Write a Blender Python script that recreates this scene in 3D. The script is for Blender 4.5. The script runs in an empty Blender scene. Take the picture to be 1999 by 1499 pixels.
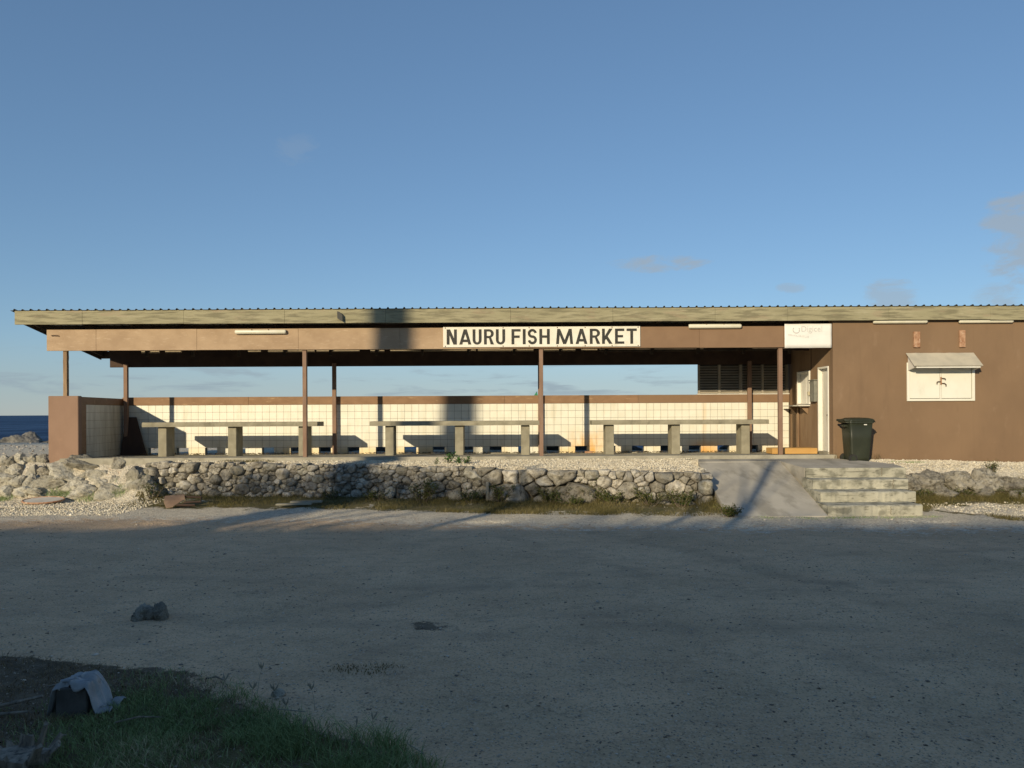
import bpy, bmesh, math, random
import numpy as np
from mathutils import Vector, Matrix, noise as mnoise

random.seed(11); RNG = np.random.default_rng(5)
scene = bpy.context.scene
COL = scene.collection
R = math.radians

# ------------------------------------------------------------------ camera
cam_d = bpy.data.cameras.new('camera'); cam = bpy.data.objects.new('camera', cam_d); COL.objects.link(cam)
cam_d.sensor_width = 36.0; cam_d.lens = 27.0
cam_d.shift_y = 0.0283
cam_d.clip_start = 0.05; cam_d.clip_end = 60000
_a = 0.005
cam.matrix_world = Matrix(((math.cos(_a), math.sin(_a), 0, 0), (0, 0, -1, 0),
                           (-math.sin(_a), math.cos(_a), 0, 1.92), (0, 0, 0, 1)))
scene.camera = cam

# ------------------------------------------------------------------ sky, sun, exposure
SUN = Vector((0.51, 1.0, -0.345)).normalized()          # direction the light travels
w = bpy.data.worlds.new('World'); scene.world = w; w.use_nodes = True
nt = w.node_tree; nt.nodes.clear()
def N(nt, t, **kw):
    n = nt.nodes.new(t)
    for k, v in kw.items(): setattr(n, k, v)
    return n
def val(nt, sock, v):
    if hasattr(v, 'node'): nt.links.new(v, sock)
    else: sock.default_value = v
def Mth(nt, op, a, b=None, c=None, clamp=False):
    n = N(nt, 'ShaderNodeMath', operation=op, use_clamp=clamp)
    val(nt, n.inputs[0], a)
    if b is not None: val(nt, n.inputs[1], b)
    if c is not None: val(nt, n.inputs[2], c)
    return n.outputs[0]
def Ramp(nt, x, lo, hi):
    n = N(nt, 'ShaderNodeMapRange', interpolation_type='SMOOTHSTEP')
    val(nt, n.inputs[0], x); n.inputs[1].default_value = lo; n.inputs[2].default_value = hi
    return n.outputs[0]
def Mix(nt, f, a, b, mode='MIX'):
    n = N(nt, 'ShaderNodeMix', data_type='RGBA', blend_type=mode)
    val(nt, n.inputs[0], f)
    for s, v in ((n.inputs[6], a), (n.inputs[7], b)):
        if hasattr(v, 'node'): nt.links.new(v, s)
        else: s.default_value = (*v, 1) if len(v) == 3 else v
    return n.outputs[2]
def Noise(nt, vec, scale, detail=4, rough=.55, dist=0.0):
    n = N(nt, 'ShaderNodeTexNoise'); nt.links.new(vec, n.inputs['Vector'])
    n.inputs['Scale'].default_value = scale; n.inputs['Detail'].default_value = detail
    n.inputs['Roughness'].default_value = rough; n.inputs['Distortion'].default_value = dist
    return n.outputs[0]
def Scale(nt, vec, s):
    n = N(nt, 'ShaderNodeVectorMath', operation='MULTIPLY'); nt.links.new(vec, n.inputs[0])
    n.inputs[1].default_value = s
    return n.outputs[0]

sky = N(nt, 'ShaderNodeTexSky', sky_type='NISHITA', sun_disc=False)
sky.sun_elevation = math.asin(-SUN.z); sky.sun_rotation = math.atan2(-SUN.x, -SUN.y) % (2*math.pi)
sky.air_density = 1.0; sky.dust_density = 0.0; sky.ozone_density = 6.4; sky.altitude = 0
tc = N(nt, 'ShaderNodeTexCoord'); dirv = tc.outputs['Generated']
sx = N(nt, 'ShaderNodeSeparateXYZ'); nt.links.new(dirv, sx.inputs[0])
DX, DY, DZ = sx.outputs
# low bands of far cloud all round the horizon
nz = Noise(nt, Scale(nt, dirv, (9, 9, 62)), 1.0, 6, .6, .3)
band = Mth(nt, 'MULTIPLY', Ramp(nt, DZ, .012, .03), Mth(nt, 'SUBTRACT', 1.0, Ramp(nt, DZ, .05, .085)))
bandm = Mth(nt, 'MULTIPLY', Ramp(nt, nz, .5, .68), band)
# sparse small cumulus: each a direction (x/y, z/y) with half sizes
az = Mth(nt, 'DIVIDE', DX, Mth(nt, 'MAXIMUM', DY, .05)); el = Mth(nt, 'DIVIDE', DZ, Mth(nt, 'MAXIMUM', DY, .05))
cn = Noise(nt, Scale(nt, dirv, (24, 24, 60)), 1.0, 7, .65, .5)
cl = None
for (cx, cz, rx, rz, k) in ((.194, .193, .080, .0135, 1.0), (.66, .225, .060, .075, 1.0), (.497, .147, .05, .03, .75),
                            (.635, .15, .045, .022, .7), (.365, .161, .026, .008, .6), (-.28, .345, .036, .026, .2),
                            (1.3, .26, .14, .06, .9), (-1.1, .2, .12, .03, .8), (-.86, .33, .07, .04, .7), (.95, .4, .09, .04, .6)):
    a = Mth(nt, 'POWER', Mth(nt, 'ABSOLUTE', Mth(nt, 'DIVIDE', Mth(nt, 'SUBTRACT', az, cx), rx)), 2.0)
    b = Mth(nt, 'POWER', Mth(nt, 'ABSOLUTE', Mth(nt, 'DIVIDE', Mth(nt, 'SUBTRACT', el, cz), rz)), 2.0)
    m = Mth(nt, 'SUBTRACT', 1.0, Mth(nt, 'ADD', a, b), clamp=True)
    m = Mth(nt, 'MULTIPLY', Ramp(nt, Mth(nt, 'ADD', Mth(nt, 'MULTIPLY', m, .55), Mth(nt, 'MULTIPLY', cn, 1.7)), .95, 1.45), k)
    m = Mth(nt, 'MULTIPLY', m, Ramp(nt, Mth(nt, 'SUBTRACT', 1.0, Mth(nt, 'ADD', a, b)), -.05, .35))
    cl = m if cl is None else Mth(nt, 'MAXIMUM', cl, m)
SKYK = .084
gam = N(nt, 'ShaderNodeGamma'); gam.inputs[1].default_value = .70        # flatter zenith-to-horizon range, as the phone shows it
nt.links.new(Mix(nt, 1.0, sky.outputs[0], (SKYK, SKYK, SKYK), 'MULTIPLY'), gam.inputs[0]); skyc = gam.outputs[0]
front = Ramp(nt, DY, 0.0, .2)
col = Mix(nt, Mth(nt, 'ADD', Mth(nt, 'MULTIPLY', bandm, .50), Mth(nt, 'MULTIPLY', Mth(nt, 'SUBTRACT', 1.0, Ramp(nt, DZ, .02, .10)), .38)), skyc, (.30, .38, .44))
col = Mix(nt, Mth(nt, 'MULTIPLY', Mth(nt, 'MULTIPLY', cl, front), .68), col, (.355, .405, .45))
bg = N(nt, 'ShaderNodeBackground'); nt.links.new(col, bg.inputs[0]); bg.inputs[1].default_value = 1.0
nt.links.new(bg.outputs[0], N(nt, 'ShaderNodeOutputWorld').inputs[0])

sun_d = bpy.data.lights.new('sun', 'SUN'); sun = bpy.data.objects.new('sun', sun_d); COL.objects.link(sun)
sun_d.energy = 4.4; sun_d.angle = R(.53); sun_d.color = (1.0, .84, .58)
sun.rotation_euler = SUN.to_track_quat('-Z', 'Y').to_euler(); sun.location = (-30, -50, 30)

vs = scene.view_settings
vs.view_transform = 'Standard'; vs.look = 'None'; vs.exposure = 0.0; vs.gamma = 1.0; vs.use_curve_mapping = False
scene.render.engine = 'CYCLES'
scene.cycles.max_bounces = 6; scene.cycles.diffuse_bounces = 3

# ------------------------------------------------------------------ helpers
class MB:
    def __init__(s): s.v = []; s.f = []
    def add(s, vs, fs):
        o = len(s.v); s.v += [tuple(p) for p in vs]; s.f += [tuple(i+o for i in f) for f in fs]; return s
    def box(s, x0, x1, y0, y1, z0, z1, ch=0.0):
        bm = bmesh.new(); bmesh.ops.create_cube(bm, size=1)
        for v in bm.verts:
            v.co = Vector(((x0+x1)/2+v.co.x*(x1-x0), (y0+y1)/2+v.co.y*(y1-y0), (z0+z1)/2+v.co.z*(z1-z0)))
        if ch > 0:
            bmesh.ops.bevel(bm, geom=list(bm.edges), offset=ch, segments=1, affect='EDGES', profile=.5)
        bm.verts.index_update(); s.add([v.co for v in bm.verts], [[v.index for v in f.verts] for f in bm.faces]); bm.free(); return s
    def hexa(s, p):   # 8 points: bottom ring then top ring
        return s.add(p, [(3,2,1,0),(4,5,6,7),(0,1,5,4),(1,2,6,5),(2,3,7,6),(3,0,4,7)])
    def prism(s, poly, axis, a, b):
        n = len(poly)
        def P(q, t): return {'x': (t, q[0], q[1]), 'y': (q[0], t, q[1]), 'z': (q[0], q[1], t)}[axis]
        return s.add([P(q, a) for q in poly]+[P(q, b) for q in poly],
                     [tuple(range(n-1,-1,-1)), tuple(range(n,2*n))]+[(i,(i+1)%n,n+(i+1)%n,n+i) for i in range(n)])
    def tube(s, pts, rad, seg=10, cap=True, jit=0):
        pts = [Vector(p) for p in pts]; rings = []; o = len(s.v)
        rad = rad if isinstance(rad, (list, tuple)) else [rad]*len(pts)
        up = Vector((0,0,1))
        for i, p in enumerate(pts):
            t = (pts[min(i+1,len(pts)-1)]-pts[max(i-1,0)]).normalized()
            r = Vector((1,0,0)) if abs(t.z) > .95 else t.cross(up).normalized()
            u = r.cross(t).normalized()
            for k in range(seg):
                a = 2*math.pi*k/seg; rr = rad[i]*(1+random.uniform(-jit,jit))
                s.v.append(tuple(p+(r*math.cos(a)+u*math.sin(a))*rr))
        for i in range(len(pts)-1):
            for k in range(seg):
                a=o+i*seg+k; b=o+i*seg+(k+1)%seg; s.f.append((a,b,b+seg,a+seg))
        if cap:
            s.f.append(tuple(o+seg-1-k for k in range(seg))); e=o+(len(pts)-1)*seg; s.f.append(tuple(e+k for k in range(seg)))
        return s
    def loft(s, rings, cap=True):
        n=len(rings[0]); o=len(s.v)
        for r in rings: s.v += [tuple(p) for p in r]
        for i in range(len(rings)-1):
            for k in range(n):
                a=o+i*n+k; b=o+i*n+(k+1)%n; s.f.append((a,b,b+n,a+n))
        if cap:
            s.f.append(tuple(o+n-1-k for k in range(n))); e=o+(len(rings)-1)*n; s.f.append(tuple(e+k for k in range(n)))
        return s
    def mesh(s, name):
        me = bpy.data.meshes.new(name); me.from_pydata(s.v, [], s.f); me.update()
        bm = bmesh.new(); bm.from_mesh(me); bmesh.ops.recalc_face_normals(bm, faces=bm.faces); bm.to_mesh(me); bm.free()
        return me
def box(*a, **k): return MB().box(*a, **k)

def link(name, me, mat=None, parent=None, loc=None, smooth=False):
    o = bpy.data.objects.new(name, me); COL.objects.link(o)
    if mat is not None and me is not None and len(me.materials) == 0: me.materials.append(mat)
    if smooth: me.polygons.foreach_set('use_smooth', [True]*len(me.polygons))
    if parent is not None: o.parent = parent
    if loc is not None: o.location = loc
    return o
def wloc(o):
    v = Vector((0,0,0))
    while o is not None: v += o.location; o = o.parent
    return v
def part(name, mb, mat, parent, smooth=False, label=None):
    """world-space geometry hung under a thing (or part) without moving it"""
    me = mb.mesh(name)
    o = link(name, me, mat, parent, -wloc(parent), smooth)
    if label: o['label'] = label
    return o
def tag(o, label, cat, group=None):
    o['label'] = label; o['category'] = cat
    if group: o['group'] = group
    return o
def thing(name, label, cat, loc, group=None):
    o = bpy.data.objects.new(name, None); COL.objects.link(o); o.location = loc; o.empty_display_size = .2
    return tag(o, label, cat, group)
def solo(name, mb, mat, label, cat, group=None, smooth=False):
    return tag(link(name, mb.mesh(name), mat, None, None, smooth), label, cat, group)
def np_mesh(name, V, F):
    V = np.asarray(V, 'f4'); F = np.asarray(F, 'i4'); k = F.shape[1]
    me = bpy.data.meshes.new(name)
    me.vertices.add(len(V)); me.vertices.foreach_set('co', V.ravel())
    me.loops.add(F.size); me.loops.foreach_set('vertex_index', F.ravel())
    me.polygons.add(len(F)); me.polygons.foreach_set('loop_start', np.arange(0, F.size, k, dtype='i4'))
    me.update(calc_edges=True); me.validate(); return me
def fattr(me, name, data):
    a = me.attributes.new(name, 'FLOAT', 'POINT'); a.data.foreach_set('value', np.asarray(data, 'f4'))

# ------------------------------------------------------------------ materials
def newmat(name):
    m = bpy.data.materials.new(name); m.use_nodes = True; t = m.node_tree; t.nodes.clear()
    p = N(t, 'ShaderNodeBsdfPrincipled'); o = N(t, 'ShaderNodeOutputMaterial'); t.links.new(p.outputs[0], o.inputs[0])
    return m, t, p
def pos(t):
    return N(t, 'ShaderNodeNewGeometry').outputs['Position']
def attr(t, name):
    n = N(t, 'ShaderNodeAttribute'); n.attribute_name = name; return n.outputs['Fac']
def pmat(name, c1, c2, scale=4, st=(1,1,1), rough=.8, bump=.15, bscale=60, bst=(1,1,1), bdist=.01, layers=(), lo=.3, hi=.7, rnd=0.0, spec=.3):
    """noise-mixed paint; layers = (colour, scale, stretch, lo, hi, amount)"""
    m, t, p = newmat(name); P = pos(t)
    c = Mix(t, Ramp(t, Noise(t, Scale(t, P, st), scale, 6), lo, hi), c1, c2)
    for (lc, ls, lst, l0, l1, am) in layers:
        c = Mix(t, Mth(t, 'MULTIPLY', Ramp(t, Noise(t, Scale(t, P, lst), ls, 7, .6), l0, l1), am), c, lc)
    if rnd:
        oi = N(t, 'ShaderNodeObjectInfo').outputs['Random']
        hsv = N(t, 'ShaderNodeHueSaturation'); t.links.new(c, hsv.inputs['Color'])
        t.links.new(Mth(t, 'ADD', 1-rnd, Mth(t, 'MULTIPLY', oi, 2*rnd)), hsv.inputs['Value']); c = hsv.outputs[0]
    t.links.new(c, p.inputs['Base Color']); p.inputs['Roughness'].default_value = rough
    p.inputs['Specular IOR Level'].default_value = spec
    if bump:
        b = N(t, 'ShaderNodeBump'); b.inputs['Strength'].default_value = bump; b.inputs['Distance'].default_value = bdist
        t.links.new(Noise(t, Scale(t, P, bst), bscale, 5, .65), b.inputs['Height']); t.links.new(b.outputs[0], p.inputs['Normal'])
    return m

M = {}
M['beam'] = pmat('weathered_tan_paint', (.36,.25,.155), (.44,.315,.20), 2.2, (1,1,1.4), .75, .12, 50, (1,1,1), .004,
    [((.54,.41,.28), 9, (.5,1,2.2), .54, .70, .6), ((.27,.18,.12), 6, (1.5,1,.5), .6, .78, .45), ((.55,.33,.2), 30, (1,1,.3), .62, .75, .35)])
M['beam_right'] = pmat('brown_paint_sound', (.225,.140,.082), (.26,.165,.098), 1.6, (1,1,1), .7, .08, 60, (1,1,1), .004,
    [((.29,.185,.11), 7, (1,1,.6), .58, .8, .4)])
M['stucco'] = pmat('brown_stucco', (.20,.130,.077), (.235,.153,.090), .9, (1,1,.7), .85, .35, 120, (1,1,1), .006,
    [((.265,.175,.105), 1.3, (1,1,.5), .55, .8, .5), ((.165,.105,.062), 3.5, (1.6,1,.35), .6, .8, .4), ((.38,.26,.17), 9, (.4,1,3), .68, .8, .4), ((.16,.105,.064), 1.6, (3,1,.35), .56, .74, .3), ((.31,.215,.14), 2.4, (1.5,1,.8), .58, .74, .35), ((.13,.09,.06), 40, (1,1,1), .70, .76, .5)])
M['stucco_side'] = pmat('dirty_brown_stucco', (.235,.15,.085), (.30,.205,.125), 2.0, (1,1,.35), .85, .3, 90, (1,1,1), .006,
    [((.13,.085,.055), 3, (1.5,1.5,.3), .52, .75, .6), ((.37,.28,.19), 4, (2,2,.25), .6, .78, .5)])
M['pier'] = pmat('reddish_brown_render', (.25,.158,.108), (.295,.19,.132), 1.8, (1,1,.8), .85, .2, 90, (1,1,1), .004,
    [((.42,.26,.18), 4, (1,1,.7), .58, .8, .45), ((.22,.115,.075), 2.5, (1,1,.5), .6, .8, .4)])
M['brown_trim'] = pmat('brown_trim_paint', (.25,.15,.085), (.30,.185,.108), 3, (1,1,2), .75, .1, 60, (1,1,1), .004,
    [((.48,.33,.19), 6, (.45,1,2.4), .58, .72, .7)])
M['post'] = pmat('worn_post_paint', (.225,.14,.095), (.28,.18,.125), 6, (1,1,.4), .75, .2, 60, (1,1,.4), .004,
    [((.16,.09,.06), 12, (1,1,.5), .6, .74, .6), ((.48,.36,.26), 18, (1,1,.4), .66, .76, .5)])
M['raw_wood'] = pmat('bare_weathered_wood', (.22,.14,.08), (.36,.25,.15), 5, (3,3,.3), .85, .4, 30, (3,3,.4), .006,
    [((.12,.07,.04), 14, (2,2,.3), .55, .72, .7)])
M['fascia'] = pmat('olive_fascia_paint', (.30,.275,.17), (.36,.33,.21), 2.5, (.5,1,2), .8, .15, 26, (.25,1,4), .006,
    [((.185,.168,.105), 4.5, (.34,1,3.4), .46, .62, .85), ((.15,.125,.08), 9, (.22,1,5), .56, .68, .7), ((.33,.25,.17), 3, (.5,1,2), .55, .7, .5), ((.44,.40,.28), 7, (.3,1,4), .56, .72, .6)])
M['tin'] = pmat('dark_roof_sheet', (.055,.062,.06), (.085,.09,.085), 3, (1,1,1), .55, .1, 30, (1,1,1), .003, [((.14,.10,.07), 5, (1,.4,1), .6, .75, .5)])
M['tin_under'] = M['tin']
M['rafter'] = pmat('shade_darkened_rafter', (.045,.035,.026), (.08,.062,.045), 4, (1,.5,1), .9, .2, 40, (1,1,1), .004)  # wood colour lowered to put the deep roof shade into it
M['purlin'] = pmat('pale_purlin_wood', (.34,.28,.19), (.46,.38,.26), 4, (.4,1,2), .85, .2, 40, (.4,1,2), .004, [((.22,.16,.1), 9, (.5,1,2), .55, .7, .7)])
M['backbeam'] = pmat('shade_darkened_beam', (.055,.034,.024), (.08,.05,.035), 3, (1,1,1), .8, .1, 40)  # base darkened so the shaded underside of the roof stays near black
M['grout'] = pmat('tile_grout', (.17,.16,.125), (.23,.215,.17), 8, (1,1,1), .95, .1, 80)
M['concrete'] = pmat('bench_concrete', (.25,.228,.165), (.335,.308,.225), 4, (1,1,1), .9, .35, 70, (1,1,1), .006,
    [((.165,.152,.11), 3, (1,1,.6), .52, .72, .7), ((.42,.385,.29), 8, (1,1,1), .6, .75, .55)])
M['slab'] = pmat('floor_slab_concrete', (.30,.28,.22), (.40,.375,.30), 3, (1,1,1), .9, .3, 60, (1,1,1), .006,
    [((.19,.17,.13), 2.5, (1,1,1), .52, .7, .6)])
M['ramp'] = pmat('ramp_concrete', (.40,.37,.31), (.50,.465,.39), 1.6, (1,1,1), .92, .35, 70, (1,1,1), .006,
    [((.27,.25,.205), 1.6, (1.5,.6,1), .46, .66, .75), ((.2,.19,.165), 14, (1,1,1), .69, .77, .5), ((.55,.53,.47), 5, (1,.6,1), .6, .75, .4)])
M['step'] = pmat('step_concrete', (.37,.355,.28), (.47,.45,.36), 2.2, (1,1,1.5), .92, .5, 50, (1,1,1), .01,
    [((.19,.185,.145), 3.6, (1,1,1.4), .46, .62, .8), ((.12,.115,.09), 8, (.7,1,2.5), .55, .68, .8), ((.10,.095,.075), 3, (.3,1,7), .58, .68, .7), ((.58,.55,.44), 6, (1,1,1), .6, .75, .5)])
M['white'] = pmat('white_paint', (.74,.72,.64), (.80,.78,.71), 3, (1,1,1), .6, .05, 40, (1,1,1), .002,
    [((.55,.52,.43), 6, (1,1,.4), .6, .76, .35)])
M['dirty_white'] = pmat('dirty_white_paint', (.66,.63,.54), (.76,.74,.66), 3, (1,1,.5), .6, .05, 40, (1,1,1), .002,
    [((.42,.33,.2), 5, (2,2,.3), .55, .75, .6)])
M['door_stain'] = pmat('stained_door_edge', (.42,.32,.2), (.55,.46,.33), 6, (1,1,.3), .7, .1, 40)
M['shutter'] = pmat('cream_shutter_paint', (.74,.725,.62), (.79,.775,.68), 2, (1,1,1), .55, .04, 40, (1,1,1), .002,
    [((.58,.55,.45), 3.2, (1,1,.5), .58, .8, .4)])
M['awning'] = pmat('faded_awning_sheet', (.44,.405,.32), (.54,.49,.38), 3, (1,1,1), .7, .1, 30, (1,1,1), .003, [((.34,.33,.29), 4, (.6,1,1), .5, .75, .6)])
M['rust'] = pmat('rusty_bracket', (.30,.15,.08), (.48,.30,.19), 12, (1,1,1), .9, .3, 60, (1,1,1), .004, [((.60,.48,.36), 14, (1,1,.6), .55, .68, .8), ((.15,.07,.04), 20, (1,1,1), .6, .7, .7)])
M['iron'] = pmat('rusty_iron', (.07,.045,.03), (.12,.075,.045), 20, (1,1,1), .75, .2, 80)
M['lamp'] = pmat('yellowed_lamp_casing', (.56,.50,.34), (.66,.60,.43), 6, (1,1,1), .45, .0, 40, (1,1,1), .002, [((.35,.27,.15), 8, (.6,1,1), .6, .75, .5)])
M['lamp_cover'] = pmat('lamp_diffuser', (.72,.69,.54), (.78,.75,.62), 5, (1,1,1), .3, .0)
M['sign'] = pmat('sign_white', (.76,.72,.60), (.82,.79,.68), 4, (1,1,1), .55, .04, 40, (1,1,1), .002,
    [((.52,.47,.33), 5, (1,1,1), .58, .76, .55), ((.45,.27,.14), 9, (1,1,1), .69, .76, .6)])
M['ink'] = pmat('sign_lettering', (.028,.027,.024), (.05,.047,.04), 12, (1,1,1), .6, .0)
M['faded_ink'] = pmat('faded_print', (.56,.565,.55), (.68,.68,.65), 9, (1,1,1), .6, .0)
M['screw'] = pmat('screw_rust', (.12,.08,.05), (.2,.12,.07), 40, (1,1,1), .7, .0)
M['banner'] = pmat('banner_white', (.80,.79,.74), (.84,.83,.79), 3, (1,1,1), .5, .0, 40, (1,1,1), .002, [((.66,.65,.60), 2.5, (.6,1,2), .52, .75, .45)])
M['bin'] = pmat('green_bin_plastic', (.024,.028,.016), (.032,.037,.022), 4, (1,1,.6), .48, .06, 90, (1,1,1), .002, [((.07,.09,.07), 5, (1,1,.4), .58, .78, .35)], spec=.4)
M['rubber'] = pmat('black_rubber', (.02,.02,.02), (.035,.035,.03), 9, (1,1,1), .7, .0)
M['orange_wood'] = pmat('orange_timber', (.52,.29,.085), (.60,.36,.12), 4, (.4,1,3), .7, .1, 30, (.4,1,4), .003)
M['louvre'] = pmat('grey_brown_louvre', (.30,.265,.20), (.38,.335,.26), 5, (.5,1,1), .8, .1, 40)
M['dark_wood'] = pmat('dark_stained_board', (.055,.033,.024), (.08,.05,.036), 3, (1,1,.4), .75, .15, 30)
M['greybox'] = pmat('grey_meter_box', (.20,.20,.165), (.27,.265,.22), 6, (1,1,1), .6, .05)
M['black'] = pmat('black_metal', (.02,.021,.02), (.035,.036,.033), 8, (1,1,1), .5, .0)
M['blackout'] = pmat('blackout_panel', (.03,.028,.025), (.04,.037,.032), 3, (1,1,1), .9, .0)
M['scrap'] = pmat('torn_lining', (.19,.2,.215), (.29,.30,.31), 6, (1,1,1), .5, .2, 20)
M['green_scrap'] = pmat('green_plastic', (.03,.20,.10), (.04,.25,.13), 6, (1,1,1), .5, .0)

# white wall tile, with rust run-off where the photo has it
m, t, p = newmat('glazed_tile'); P = pos(t)
sp = N(t, 'ShaderNodeSeparateXYZ'); t.links.new(P, sp.inputs[0]); TX, TY, TZ = sp.outputs
c = Mix(t, Ramp(t, Noise(t, P, 3.0, 5), .35, .7), (.80,.78,.66), (.86,.84,.73))
oi = N(t, 'ShaderNodeObjectInfo').outputs['Random']
hsv = N(t, 'ShaderNodeHueSaturation'); t.links.new(c, hsv.inputs['Color'])
t.links.new(Mth(t, 'ADD', .955, Mth(t, 'MULTIPLY', oi, .07)), hsv.inputs['Value']); c = hsv.outputs[0]
def bell(t, x, c0, wd): return Ramp(t, Mth(t, 'ABSOLUTE', Mth(t, 'SUBTRACT', x, c0)), wd, wd*.12)
low = Mth(t, 'SUBTRACT', 1.0, Ramp(t, TZ, .85, 1.75))
nn = Noise(t, Scale(t, P, (3, 3, 1.1)), 1.6, 6, .6)
s1 = Mth(t, 'MULTIPLY', Mth(t, 'MULTIPLY', bell(t, TX, 2.1, 1.0), low), Ramp(t, nn, .28, .62))
s2 = Mth(t, 'MULTIPLY', bell(t, TX, 5.18, .10), Ramp(t, nn, .3, .6))
s3 = Mth(t, 'MULTIPLY', Mth(t, 'MULTIPLY', bell(t, TX, 5.2, .65), Mth(t, 'SUBTRACT', 1.0, Ramp(t, TZ, .86, 1.25))), 1.0)
s4 = Mth(t, 'MULTIPLY', Mth(t, 'SUBTRACT', 1.0, Ramp(t, TZ, .90, 1.12)), Ramp(t, Noise(t, P, .9, 3), .36, .62))
c = Mix(t, Mth(t, 'MULTIPLY', s1, 1.0, clamp=True), c, (.80,.44,.12))
c = Mix(t, Mth(t, 'MULTIPLY', s2, .35, clamp=True), c, (.70,.45,.18))
c = Mix(t, Mth(t, 'MULTIPLY', s3, .95, clamp=True), c, (.80,.40,.09))
c = Mix(t, Mth(t, 'MULTIPLY', s4, .75, clamp=True), c, (.80,.62,.30))
c = Mix(t, Mth(t, 'MULTIPLY', Ramp(t, Noise(t, Scale(t, P, (2.2, 2.2, .5)), 2.2, 6), .52, .72), .26), c, (.55,.47,.30))
t.links.new(c, p.inputs['Base Color']); p.inputs['Roughness'].default_value = .38; M['tile'] = m

# grey tiles of the end wall carry long grime streaks
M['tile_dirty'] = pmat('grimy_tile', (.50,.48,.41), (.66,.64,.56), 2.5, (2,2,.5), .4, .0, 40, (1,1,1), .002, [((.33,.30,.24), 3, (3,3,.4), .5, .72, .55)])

def rockmat(name, a, b, dark, k=.75, pit_dark=.5):
    m, t, p = newmat(name); P = pos(t)
    c = Mix(t, Ramp(t, Noise(t, P, 5.0, 6), .34, .66), a, b)
    c = Mix(t, Mth(t, 'MULTIPLY', Ramp(t, Noise(t, P, 9.0, 8, .7), .48, .66), k), c, dark)  # crevice shade put into the colour as dark noise patches
    v = N(t, 'ShaderNodeTexVoronoi'); t.links.new(P, v.inputs['Vector']); v.inputs['Scale'].default_value = 46
    c = Mix(t, Mth(t, 'MULTIPLY', Ramp(t, v.outputs['Distance'], .32, .06), pit_dark), c, dark)  # dark spots laid over the pits of the bump
    oi = N(t, 'ShaderNodeObjectInfo').outputs['Random']
    hsv = N(t, 'ShaderNodeHueSaturation'); t.links.new(c, hsv.inputs['Color'])
    t.links.new(Mth(t, 'ADD', .68, Mth(t, 'MULTIPLY', oi, .58)), hsv.inputs['Value'])
    t.links.new(hsv.outputs[0], p.inputs['Base Color']); p.inputs['Roughness'].default_value = .95
    p.inputs['Specular IOR Level'].default_value = .15
    b1 = N(t, 'ShaderNodeBump'); b1.inputs['Strength'].default_value = 1.0; b1.inputs['Distance'].default_value = .05
    t.links.new(Noise(t, P, 15, 9, .75), b1.inputs['Height'])
    b2 = N(t, 'ShaderNodeBump'); b2.inputs['Strength'].default_value = .5; b2.inputs['Distance'].default_value = .015
    t.links.new(v.outputs['Distance'], b2.inputs['Height']); t.links.new(b1.outputs[0], b2.inputs['Normal'])
    t.links.new(b2.outputs[0], p.inputs['Normal']); return m
M['coral'] = rockmat('pale_coral_rock', (.42,.39,.31), (.55,.52,.43), (.17,.15,.115), .75, .45)
M['wallstone'] = rockmat('grey_coral_stone', (.42,.385,.32), (.60,.56,.475), (.15,.13,.10), .75, .5)
M['dullrock'] = rockmat('dark_crusted_coral', (.29,.265,.215), (.43,.40,.33), (.10,.09,.07), .85, .6)
M['searock'] = rockmat('shore_rock', (.13,.125,.115), (.22,.21,.19), (.05,.05,.05), .7, .3)
M['blackstone'] = rockmat('dark_stone', (.10,.10,.085), (.15,.15,.13), (.05,.05,.042), .6, .3)
M['mortar'] = pmat('earth_between_stones', (.13,.11,.082), (.24,.205,.155), 9, (1,1,1), .95, .6, 40, (1,1,1), .02)

# ground sheet: weights of gravel and turf ride on the mesh
m, t, p = newmat('ground_mix'); P = pos(t)
g_ = attr(t, 'gravel'); gr_ = attr(t, 'turf'); so_ = attr(t, 'soil')
v1 = N(t, 'ShaderNodeTexVoronoi'); t.links.new(P, v1.inputs['Vector']); v1.inputs['Scale'].default_value = 38
v2 = N(t, 'ShaderNodeTexVoronoi'); t.links.new(P, v2.inputs['Vector']); v2.inputs['Scale'].default_value = 85
sepc = N(t, 'ShaderNodeSeparateColor'); t.links.new(v1.outputs['Color'], sepc.inputs[0])
sepd = N(t, 'ShaderNodeSeparateColor'); t.links.new(v2.outputs['Color'], sepd.inputs[0])
road = Mix(t, Ramp(t, Noise(t, P, .55, 6, .6), .36, .64), (.59,.425,.265), (.73,.53,.335))
road = Mix(t, Mth(t, 'MULTIPLY', Ramp(t, Noise(t, Scale(t, P, (.5,1.5,1)), 1.6, 8, .7), .5, .68), .55), road, (.46,.34,.225))
road = Mix(t, Mth(t, 'MULTIPLY', Ramp(t, Noise(t, Scale(t, P, (.8,1.3,1)), 3.4, 10, .8), .5, .62), .5), road, (.38,.28,.185))  # dirt mottling that also paints in the relief shading of the surface
road = Mix(t, Mth(t, 'MULTIPLY', Ramp(t, sepd.outputs[0], .72, 1.0), .55), road, (.68,.57,.43))
road = Mix(t, Mth(t, 'MULTIPLY', Ramp(t, sepd.outputs[1], .70, 1.0), .55), road, (.26,.20,.14))
road = Mix(t, Mth(t, 'MULTIPLY', Ramp(t, Noise(t, P, 9, 8, .75), .58, .7), .6), road, (.30,.225,.155))
sxy = N(t, 'ShaderNodeSeparateXYZ'); t.links.new(P, sxy.inputs[0])
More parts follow.
